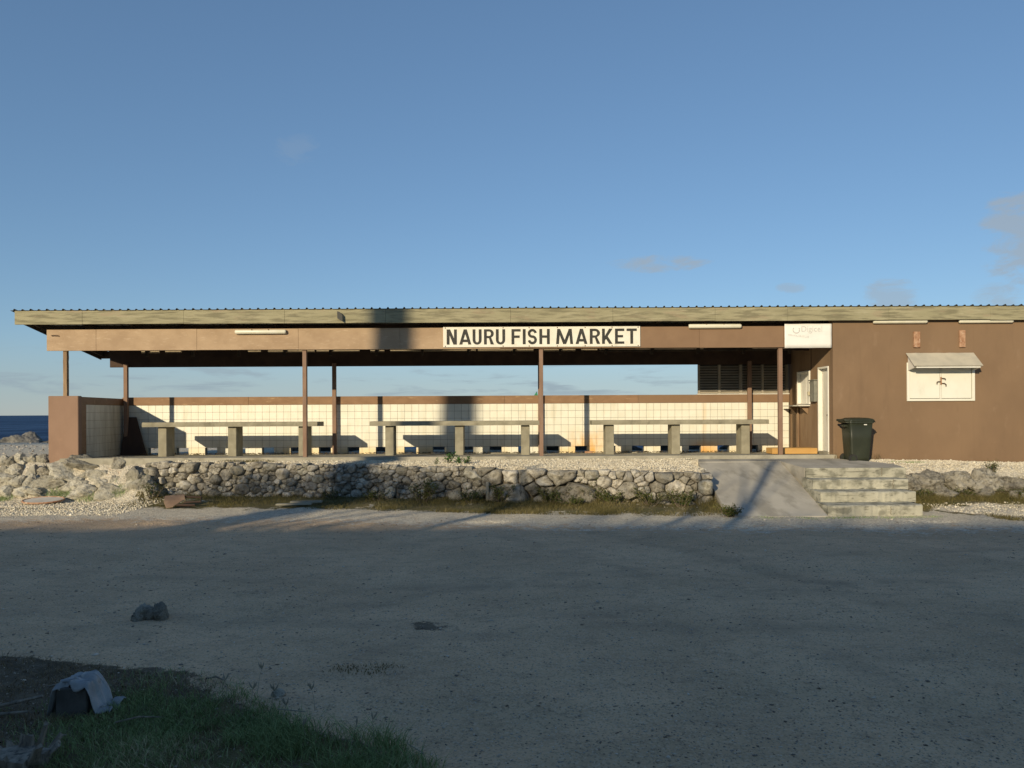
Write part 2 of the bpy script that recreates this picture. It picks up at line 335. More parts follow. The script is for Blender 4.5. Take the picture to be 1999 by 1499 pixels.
for (cx_, cy_, r_) in ((-14, 2, 17.0), (-14, 2, 18.5), (9, -9, 18.2), (9, -9, 19.8), (2, 40, 31.6), (2, 40, 33.2)):      # worn wheel paths
    dd_ = Mth(t, 'SQRT', Mth(t, 'ADD', Mth(t, 'POWER', Mth(t, 'ABSOLUTE', Mth(t, 'SUBTRACT', sxy.outputs[0], cx_)), 2.0), Mth(t, 'POWER', Mth(t, 'ABSOLUTE', Mth(t, 'SUBTRACT', sxy.outputs[1], cy_)), 2.0)))
    mk_ = Mth(t, 'MULTIPLY', Ramp(t, Mth(t, 'ABSOLUTE', Mth(t, 'SUBTRACT', dd_, r_)), .26, .05), Ramp(t, Noise(t, P, .8, 6, .7), .4, .6))
    road = Mix(t, Mth(t, 'MULTIPLY', mk_, .38), road, (.36,.275,.19))
grav = Mix(t, sepc.outputs[0], (.50,.44,.335), (.80,.73,.585))
grav = Mix(t, Mth(t, 'MULTIPLY', Ramp(t, Noise(t, P, 2.2, 7, .65), .5, .7), .35), grav, (.36,.32,.25))
turf = Mix(t, Ramp(t, Noise(t, P, 3.5, 6, .65), .35, .65), (.12,.115,.05), (.20,.165,.085))
soil = Mix(t, Ramp(t, Noise(t, P, 5, 7, .7), .35, .65), (.11,.09,.062), (.21,.17,.12))
n1 = Noise(t, P, 2.0, 9, .74); n2 = Noise(t, P, 6, 9, .75)
def edge(wt, n, lo=.42, hi=.58): return Ramp(t, Mth(t, 'ADD', wt, Mth(t, 'MULTIPLY', Mth(t, 'SUBTRACT', n, .5), 2.6)), lo, hi)
c = Mix(t, edge(g_, n2, .35, .65), road, grav)
c = Mix(t, edge(so_, n1), c, soil)
c = Mix(t, edge(gr_, n1), c, turf)
t.links.new(c, p.inputs['Base Color']); p.inputs['Roughness'].default_value = .95; p.inputs['Specular IOR Level'].default_value = .12
b1 = N(t, 'ShaderNodeBump'); b1.inputs['Strength'].default_value = .9; b1.inputs['Distance'].default_value = .02
t.links.new(Mth(t, 'MULTIPLY', v1.outputs['Distance'], Mth(t, 'ADD', .25, g_)), b1.inputs['Height'])
b2 = N(t, 'ShaderNodeBump'); b2.inputs['Strength'].default_value = .8; b2.inputs['Distance'].default_value = .05
t.links.new(Noise(t, P, 6, 9, .72), b2.inputs['Height']); t.links.new(b1.outputs[0], b2.inputs['Normal'])
t.links.new(b2.outputs[0], p.inputs['Normal']); M['ground'] = m

m, t, p = newmat('sea_water'); P = pos(t)
c = Mix(t, Ramp(t, Noise(t, Scale(t, P, (.035,.011,1)), 1.0, 9, .75, .6), .42, .60), (.008,.030,.085), (.045,.095,.19))  # light and dark of the waves put into the colour as stretched noise
c = Mix(t, Ramp(t, Noise(t, Scale(t, P, (.12,.03,1)), 1.0, 9, .8), .66, .74), c, (.16,.21,.27))
t.links.new(c, p.inputs['Base Color']); p.inputs['Roughness'].default_value = .5; p.inputs['IOR'].default_value = 1.33
p.inputs['Specular IOR Level'].default_value = .06
b1 = N(t, 'ShaderNodeBump'); b1.inputs['Strength'].default_value = 1.0; b1.inputs['Distance'].default_value = 1.6
t.links.new(Noise(t, Scale(t, P, (.16,.34,1)), 1.0, 7, .62, .4), b1.inputs['Height']); t.links.new(b1.outputs[0], p.inputs['Normal']); M['sea'] = m

def bladem(name, a, b, dry):
    m, t, p = newmat(name); r = attr(t, 'rnd')
    c = Mix(t, Ramp(t, r, 0, .7), a, b); c = Mix(t, Ramp(t, r, .8, .95), c, dry)
    t.links.new(c, p.inputs['Base Color']); p.inputs['Roughness'].default_value = .7; p.inputs['Specular IOR Level'].default_value = .06
    return m
M['grass'] = bladem('lush_grass', (.16,.22,.085), (.29,.37,.16), (.60,.50,.32))
M['drygrass'] = bladem('dry_grass', (.085,.08,.028), (.16,.135,.055), (.28,.24,.13))
M['straw'] = bladem('straw_grass', (.15,.11,.06), (.26,.20,.115), (.42,.35,.23))
M['weed'] = bladem('weed_leaf', (.035,.10,.022), (.06,.15,.035), (.09,.16,.05))
M['bush'] = bladem('bush_leaf', (.055,.085,.02), (.11,.12,.035), (.19,.16,.06))
M['treeleaf'] = bladem('tree_leaf', (.03,.055,.015), (.06,.09,.025), (.09,.11,.03))
M['bark'] = pmat('tree_bark', (.12,.095,.07), (.19,.155,.115), 4, (2,2,.4), .95, .6, 14, (2,2,.5), .03)
M['pebble'] = bladem('pebble_mix', (.20,.175,.145), (.50,.44,.36), (.70,.63,.53))
M['flint'] = bladem('dark_fleck_mix', (.13,.105,.08), (.24,.195,.15), (.52,.45,.36))
M['gravelgrain'] = bladem('gravel_grain_mix', (.52,.455,.34), (.76,.69,.54), (.84,.79,.66))
M['plastic'] = pmat('grey_plastic_sheet', (.26,.28,.29), (.38,.40,.41), 6, (1,1,1), .4, .3, 18, (1,1,1), .02, [((.12,.12,.11), 12, (1,1,1), .55, .68, .6)])
M['driftwood'] = pmat('grey_driftwood', (.17,.15,.12), (.34,.30,.24), 6, (4,4,.6), .9, .5, 24, (4,4,.6), .01, [((.05,.045,.04), 9, (3,3,.5), .52, .66, .8)])
M['cinder'] = pmat('dark_cinder_block', (.085,.083,.078), (.13,.128,.12), 12, (1,1,1), .95, .5, 90, (1,1,1), .006)
M['card'] = pmat('brown_scrap_sheet', (.19,.125,.085), (.27,.185,.125), 4, (1,1,1), .85, .2, 30, (1,1,1), .004, [((.10,.07,.05), 5, (1,1,1), .55, .7, .6)])
M['plank'] = pmat('grey_plank', (.30,.28,.22), (.38,.355,.28), 4, (.4,3,1), .9, .3, 30, (.4,3,1), .004)
M['disc'] = pmat('pale_disc', (.50,.47,.41), (.60,.57,.50), 5, (1,1,1), .7, .1, 30, (1,1,1), .004, [((.30,.16,.07), 7, (1,1,1), .6, .72, .7)])
M['house'] = pmat('house_wall', (.45,.43,.38), (.52,.5,.44), 2, (1,1,1), .9, .1)
M['glassd'] = pmat('dark_pane', (.03,.035,.04), (.04,.045,.05), 2, (1,1,1), .15, .0, spec=.5)

# ================================================================== SETTING
WX = [-60, -13, -9.0, -7.5, -3.3, -.5, 2.1, 3.95]
WY = [18.2, 17.95, 17.6, 17.45, 16.85, 16.05, 15.6, 15.3]
def yw(x): return np.interp(x, WX, WY)
def sstep(a, b, x):
    t = np.clip((x-a)/(b-a), 0, 1); return t*t*(3-2*t)
def vnoise(x, y, s, seed=0):
    """cheap smooth value noise"""
    x = np.asarray(x)*s+seed*17.3; y = np.asarray(y)*s+seed*9.1
    xi = np.floor(x); yi = np.floor(y); fx = x-xi; fy = y-yi
    fx = fx*fx*(3-2*fx); fy = fy*fy*(3-2*fy)
    def h(a, b):
        v = np.sin(a*127.1+b*311.7+seed*74.7)*43758.5453; return v-np.floor(v)
    return (h(xi,yi)*(1-fx)+h(xi+1,yi)*fx)*(1-fy)+(h(xi,yi+1)*(1-fx)+h(xi+1,yi+1)*fx)*fy
def H(x, y, fine=True):
    x = np.asarray(x, float); y = np.asarray(y, float)
    zt = .84-.05*np.clip(17.7-y, 0, 3)
    zt = np.where(x > 8, .82-.022*(x-8)-.03*np.clip(17.9-y, 0, 3), zt)
    edge = yw(x)
    up = np.where(x < -8.15, sstep(edge-.9, edge+.3, y),
         np.where(x < 3.95, sstep(edge+.14, edge+.2, y),
         np.where(x < 8.0, sstep(17.62, 17.7, y), sstep(15.75, 16.7, y+.25*(vnoise(x,y,1.3,3)-.5)))))
    z = zt*up
    foot = np.where((x > -8.5) & (x < 4.0), .10*sstep(edge-1.3, edge-.1, y)*(1-sstep(edge, edge+.2, y)), 0)
    foot = np.where(x >= 8.0, .10*sstep(14.4, 15.7, y)*(1-up), foot)
    z = z+foot
    inside = (x > -10.85) & (x < 14.2) & (y > 17.85) & (y < 20.95)
    z = np.where(inside, .58, z)
    yc = np.interp(x, [-80, -12, -9.2, -8.2, -6.5, 0, 30, 80], [38, 36, 31, 25, 23.4, 22.8, 22.8, 26])
    z = z-.17*sstep(21.5, 33, y)
    z = z-(5.6)*sstep(yc, yc+5, y)
    if fine:
        z = z+(.045*(vnoise(x,y,.22,1)-.5)+.026*(vnoise(x,y,1.1,2)-.5)+.020*(vnoise(x,y,3.1,4)-.5)+.013*(vnoise(x,y,5.6,7)-.5))
        bank = np.where(x > 8, up*(1-sstep(16.5, 16.9, y)), 0)+np.where(x < -8.15, up*(1-sstep(17.6, 18.2, y)), 0)
        z = z+bank*(.22*(vnoise(x,y,2.3,5)-.5)+.1*(vnoise(x,y,6,6)-.5))
        z = z-.03*sstep(.62, .8, vnoise(x,y,.9,8))*(y < 13.5)          # shallow worn pockets in the lot
    return z
def axis(a, b, fine, lo, hi, grow=1.25):
    m = list(np.arange(lo, hi+1e-6, fine)); s = fine
    while m[-1] < b: s *= grow; m.append(min(b, m[-1]+s))
    s = fine; l = [m[0]]
    while l[-1] > a: s *= grow; l.append(max(a, l[-1]-s))
    return np.array(sorted(l[1:])+m)
xs = axis(-450, 450, .09, -13.2, 13.2); ys = axis(-450, 60, .075, 3.2, 19.0)
GX, GY = np.meshgrid(xs, ys); gx, gy = GX.ravel(), GY.ravel()
gz = H(gx, gy); nx_, ny_ = len(xs), len(ys)
ii = (np.arange(ny_-1)[:,None]*nx_+np.arange(nx_-1)[None,:]).ravel()
me = np_mesh('ground', np.c_[gx, gy, gz], np.c_[ii, ii+1, ii+1+nx_, ii+nx_])
ew = yw(gx); ye = np.interp(gx, [-12, -9, -7.5, -3.3, -.5, 2, 4.0, 4.1], [15.2, 15.3, 15.6, 15.2, 14.45, 14.15, 14.0, 14.0])
isL = gx < -8.2; isW = (gx >= -8.3) & (gx < 4.05); isR = gx >= 7.9
grav = np.maximum(sstep(ew-.1, ew+.1, gy), .85*sstep(ye-2.7, ye-.5, gy))
grav = np.where((gx > 4) , np.maximum(sstep(16.2, 16.6, gy), .9*sstep(11.3, 13.7, gy+.3*(gx>7.6)*(gx-7.6))), grav)
turf = np.where(isW, .78*sstep(ye-.35, ye+.75, gy)*(1-sstep(ew-.05, ew+.05, gy)), 0.0)
turf = np.where(isL & (gy < ew-.7), .42*np.exp(-((gy-15.75)/.3)**2)*(gx > -10.9), turf)
rl = np.interp(gx, [8, 9, 13], [15.2, 13.5, 12.6])
turf = np.where(isR, (.45*np.exp(-((gy-rl+.2)/.5)**2)+.85*np.exp(-((gy-15.6)/.6)**2)), turf)
def fgb(y): return np.interp(y, [3.0, 4.1, 4.5, 4.95, 5.6, 6.1, 6.4], [-.50, -.56, -.68, -1.5, -2.2, -3.9, -6])
fg = sstep(.45, -.45, gx-fgb(gy)-.5*(vnoise(gx, gy, 1.3, 15)-.5))*sstep(6.7, 5.9, gy)*(gy > -3)
soil = np.where(gy < 7, fg, 0.0)
soil = np.maximum(soil, .5*np.exp(-(((gx+.83)/.35)**2+((gy-6.9)/.22)**2)))
turf = np.where(gy < 7, .75*fg*sstep(-3.3, -1.9, gx+.5*(vnoise(gx, gy, 1.5, 9)-.5)), turf)
fattr(me, 'gravel', grav); fattr(me, 'turf', turf); fattr(me, 'soil', soil)
g = link('ground', me, M['ground'], smooth=True); g['kind'] = 'structure'

sx_ = np.concatenate([-np.geomspace(40000, 60, 14), np.linspace(-50, 50, 41), np.geomspace(60, 40000, 14)])
sy_ = np.concatenate([np.linspace(21, 120, 60), np.geomspace(130, 40000, 26)])
SXg, SYg = np.meshgrid(sx_, sy_); n = len(sx_); ii = (np.arange(len(sy_)-1)[:,None]*n+np.arange(n-1)[None,:]).ravel()
me = np_mesh('sea', np.c_[SXg.ravel(), SYg.ravel(), np.full(SXg.size, -2.6)], np.c_[ii, ii+1, ii+1+n, ii+n])
o = link('sea', me, M['sea']); o['kind'] = 'structure'

# ---- concrete landing, ramp and steps
def ramp_z(y): return .80*(y-14.0)/3.1
mb = MB()
mb.hexa([(3.95,13.98,-.1),(5.76,14.02,-.1),(5.98,17.1,-.1),(4.14,17.1,-.1),(3.95,13.98,.015),(5.76,14.02,.015),(5.98,17.1,.80),(4.14,17.1,.80)])
o = link('ramp', mb.mesh('ramp'), M['ramp']); o['kind'] = 'structure'
mb = MB()
poly = [(4.14,17.103),(5.983,17.103),(5.983,15.72),(8.03,15.70),(8.15,16.4),(7.95,17.0),(7.62,17.4),(7.45,17.74),(4.3,17.74)]
zz = lambda y: .765+.034*(y-15.7)
mb.add([(a,b,-.1) for a,b in poly]+[(a,b,zz(b)) for a,b in poly],
       [tuple(range(8,-1,-1)), tuple(range(9,18))]+[(i,(i+1)%9,9+(i+1)%9,9+i) for i in range(9)])
o = link('path', mb.mesh('path'), M['ramp']); o['kind'] = 'structure'
steps = thing('concrete_steps', 'cracked concrete steps with four risers beside the ramp below the bin', 'steps', (7, 14.9, 0))
for k, (y0, y1, z1, xl, xr) in enumerate(((14.12, 15.70, .19, 5.80, 7.54), (14.66, 15.70, .385, 5.88, 7.70), (15.18, 15.70, .575, 5.93, 7.82))):
    mb = MB(); nseg = 40; pr = []
    for i in range(nseg+1):                      # worn, slightly wavy nosing
        x = xl+(xr-xl)*i/nseg; e = .02*(mnoise.noise((x*3, k*7, 0)))+.014*mnoise.noise((x*11, k, 3))+.012*max(0, mnoise.noise((x*23, k*5, 6)))
        zz_ = z1+.012*mnoise.noise((x*5, k, 9))-.022*max(0, mnoise.noise((x*9, k*3, 4))-.25); pr.append((x, e, zz_))
    V = []; F = []
    for (x, e, z) in pr:
        V += [(x, y0+e, -.08 if k == 0 else z1-.2), (x, y0+e-.006, z-.02), (x, y0+e+.018, z), (x, y1, z)]
    for i in range(nseg):
        for j in range(3): a = i*4+j; F.append((a, a+4, a+5, a+1))
    b0 = len(V)
    mb.add(V, F)
    mb.add([(xl, y0, -.08), (xl, y0, z1-.004), (xl, y1, z1-.004), (xl, y1, -.08)], [(0,1,2,3)])
    mb.add([(xr, y0, -.08), (xr, y0, z1-.004), (xr, y1, z1-.004), (xr, y1, -.08)], [(3,2,1,0)])
    part('step', mb, M['step'], steps)
part('step', MB().box(5.986, 8.02, 15.64, 15.716, .55, .768, .006), M['step'], steps)
# cracks and the lower riser's joint
for (x, z0, z1, y) in ((7.52,.60,.765,15.637),(7.52,.40,.57,15.175),(6.95,.02,.17,14.108)):
    mb = MB(); pts = [(x+.02*mnoise.noise((z*30,x,1)), y-.004, z) for z in np.linspace(z0, z1, 7)]
    mb.tube(pts, .006, 4); part('crack', mb, M['mortar'], steps)

# ================================================================== BUILDING
B = thing('market_building', 'long low brown open-sided market building with tiled back wall and flat sloping roof', 'building', (0, 18, .84))

# floor slab falls gently to the sea side
mb = MB().hexa([(-10.45,17.74,.5),(7.5,17.74,.5),(7.5,20.85,.5),(-10.45,20.85,.5),(-10.45,17.74,.918),(7.5,17.74,.918),(7.5,20.85,.832),(-10.45,20.85,.832)])
part('floor_slab', mb, M['slab'], B)
def floor_z(y): return .918-(y-17.74)*.0277

# back wall: piers between drain holes, wall above, brown cap
BW0, BW1 = -10.5, 7.48; YB = 20.7; TP = .1917; ZT = 2.171
hole0 = 3.23
holes = [(hole0+k*.767, hole0+k*.767+.32) for k in range(-18, 6)]
holes = [(a,b) for a,b in holes if a > -10.0 and b < 7.35]
zlow = ZT-6*TP
bw = part('back_wall', box(BW0, BW1, YB+.012, YB+.16, zlow, 2.385), M['grout'], B)
edges = [BW0]+[e for h in holes for e in h]+[BW1]
for i in range(0, len(edges), 2):
    part('wall_pier', box(edges[i], edges[i+1], YB+.012, YB+.16, .80, zlow), M['grout'], bw)
# brown cap band, in lengths
cuts = [BW0, -7.1, -3.6, -.2, 3.4, BW1]
for a, b in zip(cuts[:-1], cuts[1:]):
    part('wall_cap', box(a+.002, b-.002, YB-.004, YB+.17, ZT+.002, 2.39, .004), M['brown_trim'] if a < 3 else M['beam_right'], bw)
# tiles
tiles = []
ncol = int((BW1-BW0)/TP)+1
x00 = -4.62-TP*31
def clip(a, b, solids):
    for (s, e) in solids:
        lo, hi = max(a, s), min(b, e)
        if hi-lo > .03: yield lo, hi
solid = [(edges[i], edges[i+1]) for i in range(0, len(edges), 2)]
for r in range(7):
    z1 = ZT-r*TP; z0 = z1-TP
    for k in range(ncol+2):
        a = x00+k*TP; b = a+TP
        for lo, hi in (clip(a, b, solid) if r == 6 else clip(a, b, [(BW0, BW1)])):
            tiles.append((lo, hi, z0, z1))
G = .0062
full_me = box(-(TP/2-G/2), TP/2-G/2, -.005, .012, -(TP/2-G/2), TP/2-G/2).mesh('tile'); full_me.materials.append(M['tile'])
full = [q for q in tiles if abs(q[1]-q[0]-TP) < 1e-6]
rest = [q for q in tiles if abs(q[1]-q[0]-TP) >= 1e-6]
full.sort(key=lambda q: abs((q[0]+q[1])/2+.5)+.6*((2.2-q[2])))      # nearest to the view axis show largest
keep = full[:300]; rest += full[300:]
for (a, b, z0, z1) in keep:
    o = bpy.data.objects.new('tile', full_me); COL.objects.link(o); o.parent = bw
    o.location = Vector(((a+b)/2, YB+random.uniform(-.0012,.0012), (z0+z1)/2))-wloc(bw)
    o.rotation_euler = (random.uniform(-.004,.004), 0, random.uniform(-.004,.004))
mb = MB()
for (a, b, z0, z1) in rest:
    d = random.uniform(-.001,.001)
    mb.add([(a+G/2,YB-.005+d,z0+G/2),(b-G/2,YB-.005+d,z0+G/2),(b-G/2,YB+.012,z0+G/2),(a+G/2,YB+.012,z0+G/2),
            (a+G/2,YB-.005+d,z1-G/2),(b-G/2,YB-.005+d,z1-G/2),(b-G/2,YB+.012,z1-G/2),(a+G/2,YB+.012,z1-G/2)],
           [(3,2,1,0),(4,5,6,7),(0,1,5,4),(1,2,6,5),(2,3,7,6),(3,0,4,7)])
o = part('tile_field', mb, M['tile'], bw); o['kind'] = 'stuff'

# left end wall with front pier; inner face runs very slightly outwards
part('end_pier', box(-10.86, -10.155, 17.98, 18.14, .80, 2.372, .012), M['pier'], B)
XI0, XI1 = -10.17, -10.48
def xin(y): return XI0+(XI1-XI0)*(y-18.142)/(20.7-18.142)
ew_ = part('end_wall', MB().hexa([(-10.8,18.142,.7),(XI0-.012,18.142,.7),(xin(20.86)-.012,20.86,.7),(-10.8,20.86,.7),
                          (-10.8,18.142,2.35),(XI0-.012,18.142,2.35),(xin(20.86)-.012,20.86,2.35),(-10.8,20.86,2.35)]), M['stucco'], B)
def xin(y): return XI0+(XI1-XI0)*(y-18.142)/(20.7-18.142)
def quadplate(y0, y1, z0, z1, d=.014):
    return MB().hexa([(xin(y0)-.011,y0,z0),(xin(y0)+d-.011,y0,z0),(xin(y1)+d-.011,y1,z0),(xin(y1)-.011,y1,z0),
                      (xin(y0)-.011,y0,z1),(xin(y0)+d-.011,y0,z1),(xin(y1)+d-.011,y1,z1),(xin(y1)-.011,y1,z1)])
part('wall_cap', quadplate(18.145, 20.69, ZT+.004, 2.353, .016), M['brown_trim'], ew_)
part('wall_margin', quadplate(18.145, 18.39, .90, ZT, .015), M['brown_trim'], ew_)
for r in range(7):
    for k in range(12):
        y0 = 18.395+k*TP; y1 = y0+TP
        if y1 > 20.7: continue
        z1 = ZT-r*TP; z0 = max(z1-TP, floor_z((y0+y1)/2)+.004)
        part('tile', quadplate(y0+.0025, y1-.0025, z0+.0025, z1-.0025, .013+random.uniform(-.001,.001)), M['tile_dirty'], ew_)

# front posts and back posts
for x in (-4.875, .69, 6.32):
    part('front_post', box(x-.046, x+.046, 18.05, 18.15, floor_z(18.1)-.01, 3.55, .004), M['post'], B)
mb = MB(); pts = []
for i in range(22):
    z = 2.37+(3.5-2.37)*i/21; pts.append(z)
rings = []
for z in pts:
    j = lambda s: .006*mnoise.noise((z*9, s, 2))
    rings.append([(-10.54+j(1),18.04,z),(-10.455+j(2),18.04+j(3),z),(-10.455+j(4),18.13,z),(-10.54+j(5),18.13,z)])
part('front_post', mb.loft(rings), M['raw_wood'], B, label='bare flaking timber post standing on the end pier')
for x in (-10.33, -4.755, .75, 6.36):
    part('back_post', box(x-.05, x+.05, 20.52, 20.61, floor_z(20.5)-.01, 3.28, .004), M['post'], B)

# front beam in board lengths; the right-hand boards are freshly painted
cuts = [-10.9, -9.74, -7.38, -5.0, -2.62, -.26, 2.1, 4.4, 6.38, 7.497]
for i, (a, b) in enumerate(zip(cuts[:-1], cuts[1:])):
    part('beam_board', box(a+.0018, b-.0018, 18.0, 18.045, 3.43+random.uniform(-.003,.003), 3.925+random.uniform(-.002,.002), .003),
         M['beam'] if i < 5 else M['beam_right'], B)
# dark gash in the first board
mb = MB().prism([(-10.80,3.79),(-10.76,3.765),(-10.72,3.77),(-10.66,3.765),(-10.585,3.76),(-10.60,3.785),(-10.63,3.80),(-10.75,3.803)], 'y', 17.993, 17.999)
part('gash', mb, M['iron'], B)
# back beam
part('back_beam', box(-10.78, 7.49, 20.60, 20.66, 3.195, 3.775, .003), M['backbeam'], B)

# roof: ribbed sheet, fascia, rafters, purlins
def roof_z(y): return 4.155-.172*(y-18.0)
rb = []; x = -11.6; P_ = .188; k = 0
while x < 14.6:
    h = .034 if k % 2 == 0 else .026
    rb += [(x, 0), (x+P_*.5-.030, 0), (x+P_*.5-.012, h), (x+P_*.5+.012, h), (x+P_*.5+.030, 0)]; x += P_; k += 1
mb = MB(); Y0r, Y1r = 17.77, 21.56
def rz(y): return roof_z(y)+.055
nS = len(rb); ysr = np.linspace(Y0r, Y1r, 6); V = []; F = []
zf = 4.352-rz(Y0r)            # lie on the fascia top
for yy in ysr:
    for (xx, hh) in rb: V.append((xx, yy, rz(yy)+zf+hh+.004*mnoise.noise((xx*.4, yy, 0))))
for a in range(len(ysr)-1):
    for b in range(nS-1): q = a*nS+b; F.append((q, q+1, q+1+nS, q+nS))
me = MB().add(V, F).mesh('roof_sheet'); o = link('roof_sheet', me, M['tin'], B, -wloc(B))
md = o.modifiers.new('s', 'SOLIDIFY'); md.thickness = .004; md.offset = -1
rs = o
cuts = [-11.52, -9.95, -7.6, -5.26, -2.92, -.02, 2.35, 4.72, 6.4, 8.75, 11.1, 14.5]
for a, b in zip(cuts[:-1], cuts[1:]):
    part('fascia_board', box(a+.0015, b-.0015, 17.80+random.uniform(-.002,.002), 17.84, 4.03+random.uniform(-.008,.006), 4.342, .003), M['fascia'], B)
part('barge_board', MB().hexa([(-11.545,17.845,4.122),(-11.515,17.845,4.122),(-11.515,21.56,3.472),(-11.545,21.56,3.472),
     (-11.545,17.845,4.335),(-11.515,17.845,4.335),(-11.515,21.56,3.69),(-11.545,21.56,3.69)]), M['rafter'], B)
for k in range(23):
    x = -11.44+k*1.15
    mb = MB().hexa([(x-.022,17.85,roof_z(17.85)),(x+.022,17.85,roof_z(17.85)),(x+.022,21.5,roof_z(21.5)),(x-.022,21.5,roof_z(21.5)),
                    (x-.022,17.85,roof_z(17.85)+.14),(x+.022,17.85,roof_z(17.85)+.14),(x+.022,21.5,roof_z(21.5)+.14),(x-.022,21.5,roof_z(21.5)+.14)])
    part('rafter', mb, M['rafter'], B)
for a, b in ((-9.3,-8.85),(-8.7,-8.3),(-6.62,-6.3),(-6.12,-4.95),(-4.9,-3.82),(-3.55,-3.2),(-3.05,-.9),(-.85,.55),(.8,1.6),(1.75,2.15),(2.2,4.9),(4.92,7.47)):
    dz_ = random.uniform(-.012,.012)
    part('purlin', box(a, b, 19.28, 19.325, 3.475+dz_-(.03 if a > 2.1 else 0), roof_z(19.28)+.02, .003), M['purlin'] if a < 2.1 else M['rafter'], B)  # dark lengths at the right added to keep slit sunlight off the louvre
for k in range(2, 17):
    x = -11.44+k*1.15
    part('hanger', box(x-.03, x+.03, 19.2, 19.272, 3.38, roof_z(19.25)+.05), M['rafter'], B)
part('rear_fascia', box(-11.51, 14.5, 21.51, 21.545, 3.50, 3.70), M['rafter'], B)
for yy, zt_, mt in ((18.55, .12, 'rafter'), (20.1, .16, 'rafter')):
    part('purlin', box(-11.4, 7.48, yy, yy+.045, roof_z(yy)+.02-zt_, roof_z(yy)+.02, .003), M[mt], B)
# shreds of lining hanging under the sheet
for (x, y, wd, dp, tw) in ((-6.05,18.9,.35,.16,.1),(-3.0,18.75,.55,.14,-.05),(1.9,18.85,.42,.17,.05),(-.9,18.8,.4,.13,.1),(3.1,19.0,.3,.12,0)):
    mb = MB(); n = 10
    V = []
    for i in range(n+1):
        for j in range(5):
            u = i/n; vv = j/4
            V.append((x-wd/2+wd*u, y+.06*mnoise.noise((u*5,vv*3,x))+tw*u, roof_z(y)+.0-dp*vv*(.6+.5*math.sin(u*math.pi))-.03*mnoise.noise((u*6,vv*4,x+3))))
    F = [(i*5+j, i*5+j+1, (i+1)*5+j+1, (i+1)*5+j) for i in range(n) for j in range(4)]
    part('torn_lining', mb.add(V, F), M['scrap'], B)
# small dark lamp bracket on the fascia
mb = MB().prism([(-4.02,4.285),(-3.97,4.275),(-3.90,4.20),(-3.895,4.05),(-3.94,4.075),(-4.015,4.12)], 'y', 17.70, 17.73)
mb.tube([(-3.99,17.72,4.2),(-3.99,17.81,4.2)], .012, 8)
solo('floodlight_bracket', mb, M['black'], 'small black tilted metal plate fixed to the olive roof fascia', 'bracket')

# office block at the right
XO = 7.5; YO = 17.94
ow = part('front_wall', MB().box(XO, 9.28, YO, YO+.16, .45, 4.2).box(10.79, 14.2, YO, YO+.16, .45, 4.2)
          .box(9.281, 10.789, YO+.0005, YO+.16, .45, 2.205).box(9.281, 10.789, YO+.0005, YO+.16, 2.98, 4.2), M['stucco'], B)
part('side_wall', MB().box(XO+.001, XO+.16, YO+.162, 18.17, .80, 4.1).box(XO+.001, XO+.16, 18.79, 19.30, .80, 3.9)
     .box(XO+.001, XO+.16, 18.171, 18.789, 3.0, 4.0).box(XO+.001, XO+.16, 19.301, 20.14, .80, 2.06).box(XO+.001, XO+.16, 19.301, 20.14, 2.96, 3.75)
     .box(XO+.001, XO+.16, 20.141, 21.1, .80, 3.65), M['stucco_side'], B)
part('rear_wall', MB().box(XO+.165, 14.2, 20.95, 21.1, .45, 3.6).box(14.05, 14.2, YO+.165, 20.945, .45, 3.6), M['stucco'], B)
# door in its frame
d = part('door', box(XO+.075, XO+.115, 18.215, 18.745, .965, 2.945, .004), M['dirty_white'], B)
part('door_frame', MB().box(XO-.022, XO+.10, 18.172, 18.212, .90, 2.995, .004).box(XO-.022, XO+.10, 18.748, 18.788, .90, 2.995, .004)
     .box(XO-.022, XO+.10, 18.2125, 18.7475, 2.95, 2.995, .004), M['white'], d)
part('door_edge', box(XO+.066, XO+.0745, 18.216, 18.34, .97, 2.94), M['door_stain'], d)
part('handle', MB().tube([(XO+.075,18.30,1.83),(XO+.02,18.30,1.83)], [.018,.026], 12).tube([(XO+.02,18.30,1.83),(XO+.005,18.30,1.83)], [.03,.022], 12), M['iron'], d)
part('lock', MB().tube([(XO+.075,18.30,1.95),(XO+.03,18.30,1.95)], .022, 12), M['greybox'], d)
part('threshold', box(XO-.03, XO+.12, 18.16, 18.80, .85, .963, .01), M['slab'], d)
# serving window with shelf
sw = part('serving_window', MB().box(XO-.03, XO+.10, 19.304, 19.344, 2.10, 2.955, .004).box(XO-.03, XO+.10, 20.096, 20.136, 2.10, 2.955, .004)
     .box(XO-.03, XO+.10, 19.3445, 20.0955, 2.915, 2.955, .004).box(XO-.03, XO+.10, 19.3445, 20.0955, 2.10, 2.13, .004), M['white'], B)
part('shutter', MB().box(XO+.055, XO+.075, 19.72, 20.094, 2.132, 2.913, .003).box(XO+.06, XO+.08, 19.346, 19.715, 2.132, 2.913, .003), M['white'], sw)
part('shelf', MB().box(XO-.30, XO-.002, 19.30, 20.45, 2.055, 2.085, .004), M['dirty_white'], sw)
for yy in (19.45, 20.2): part('shelf_bracket', MB().prism([(XO-.002,2.05),(XO-.2,2.05),(XO-.002,1.85)], 'y', yy, yy+.04), M['stucco_side'], sw)
part('lock_box', MB().box(XO-.07, XO-.024, 19.24, 19.33, 2.32, 2.42, .008), M['lamp'], sw)
part('drain_pipe', MB().tube([(XO-.03,20.05,.9),(XO-.03,20.05,2.03)], .028, 10), M['stucco_side'], B)
mb_ = part('meter_box', box(XO-.085, XO-.002, 18.84, 19.13, 2.16, 2.68, .008), M['greybox'], B)
part('hood', box(XO-.11, XO-.001, 18.81, 19.16, 2.682, 2.705, .004), M['greybox'], mb_)
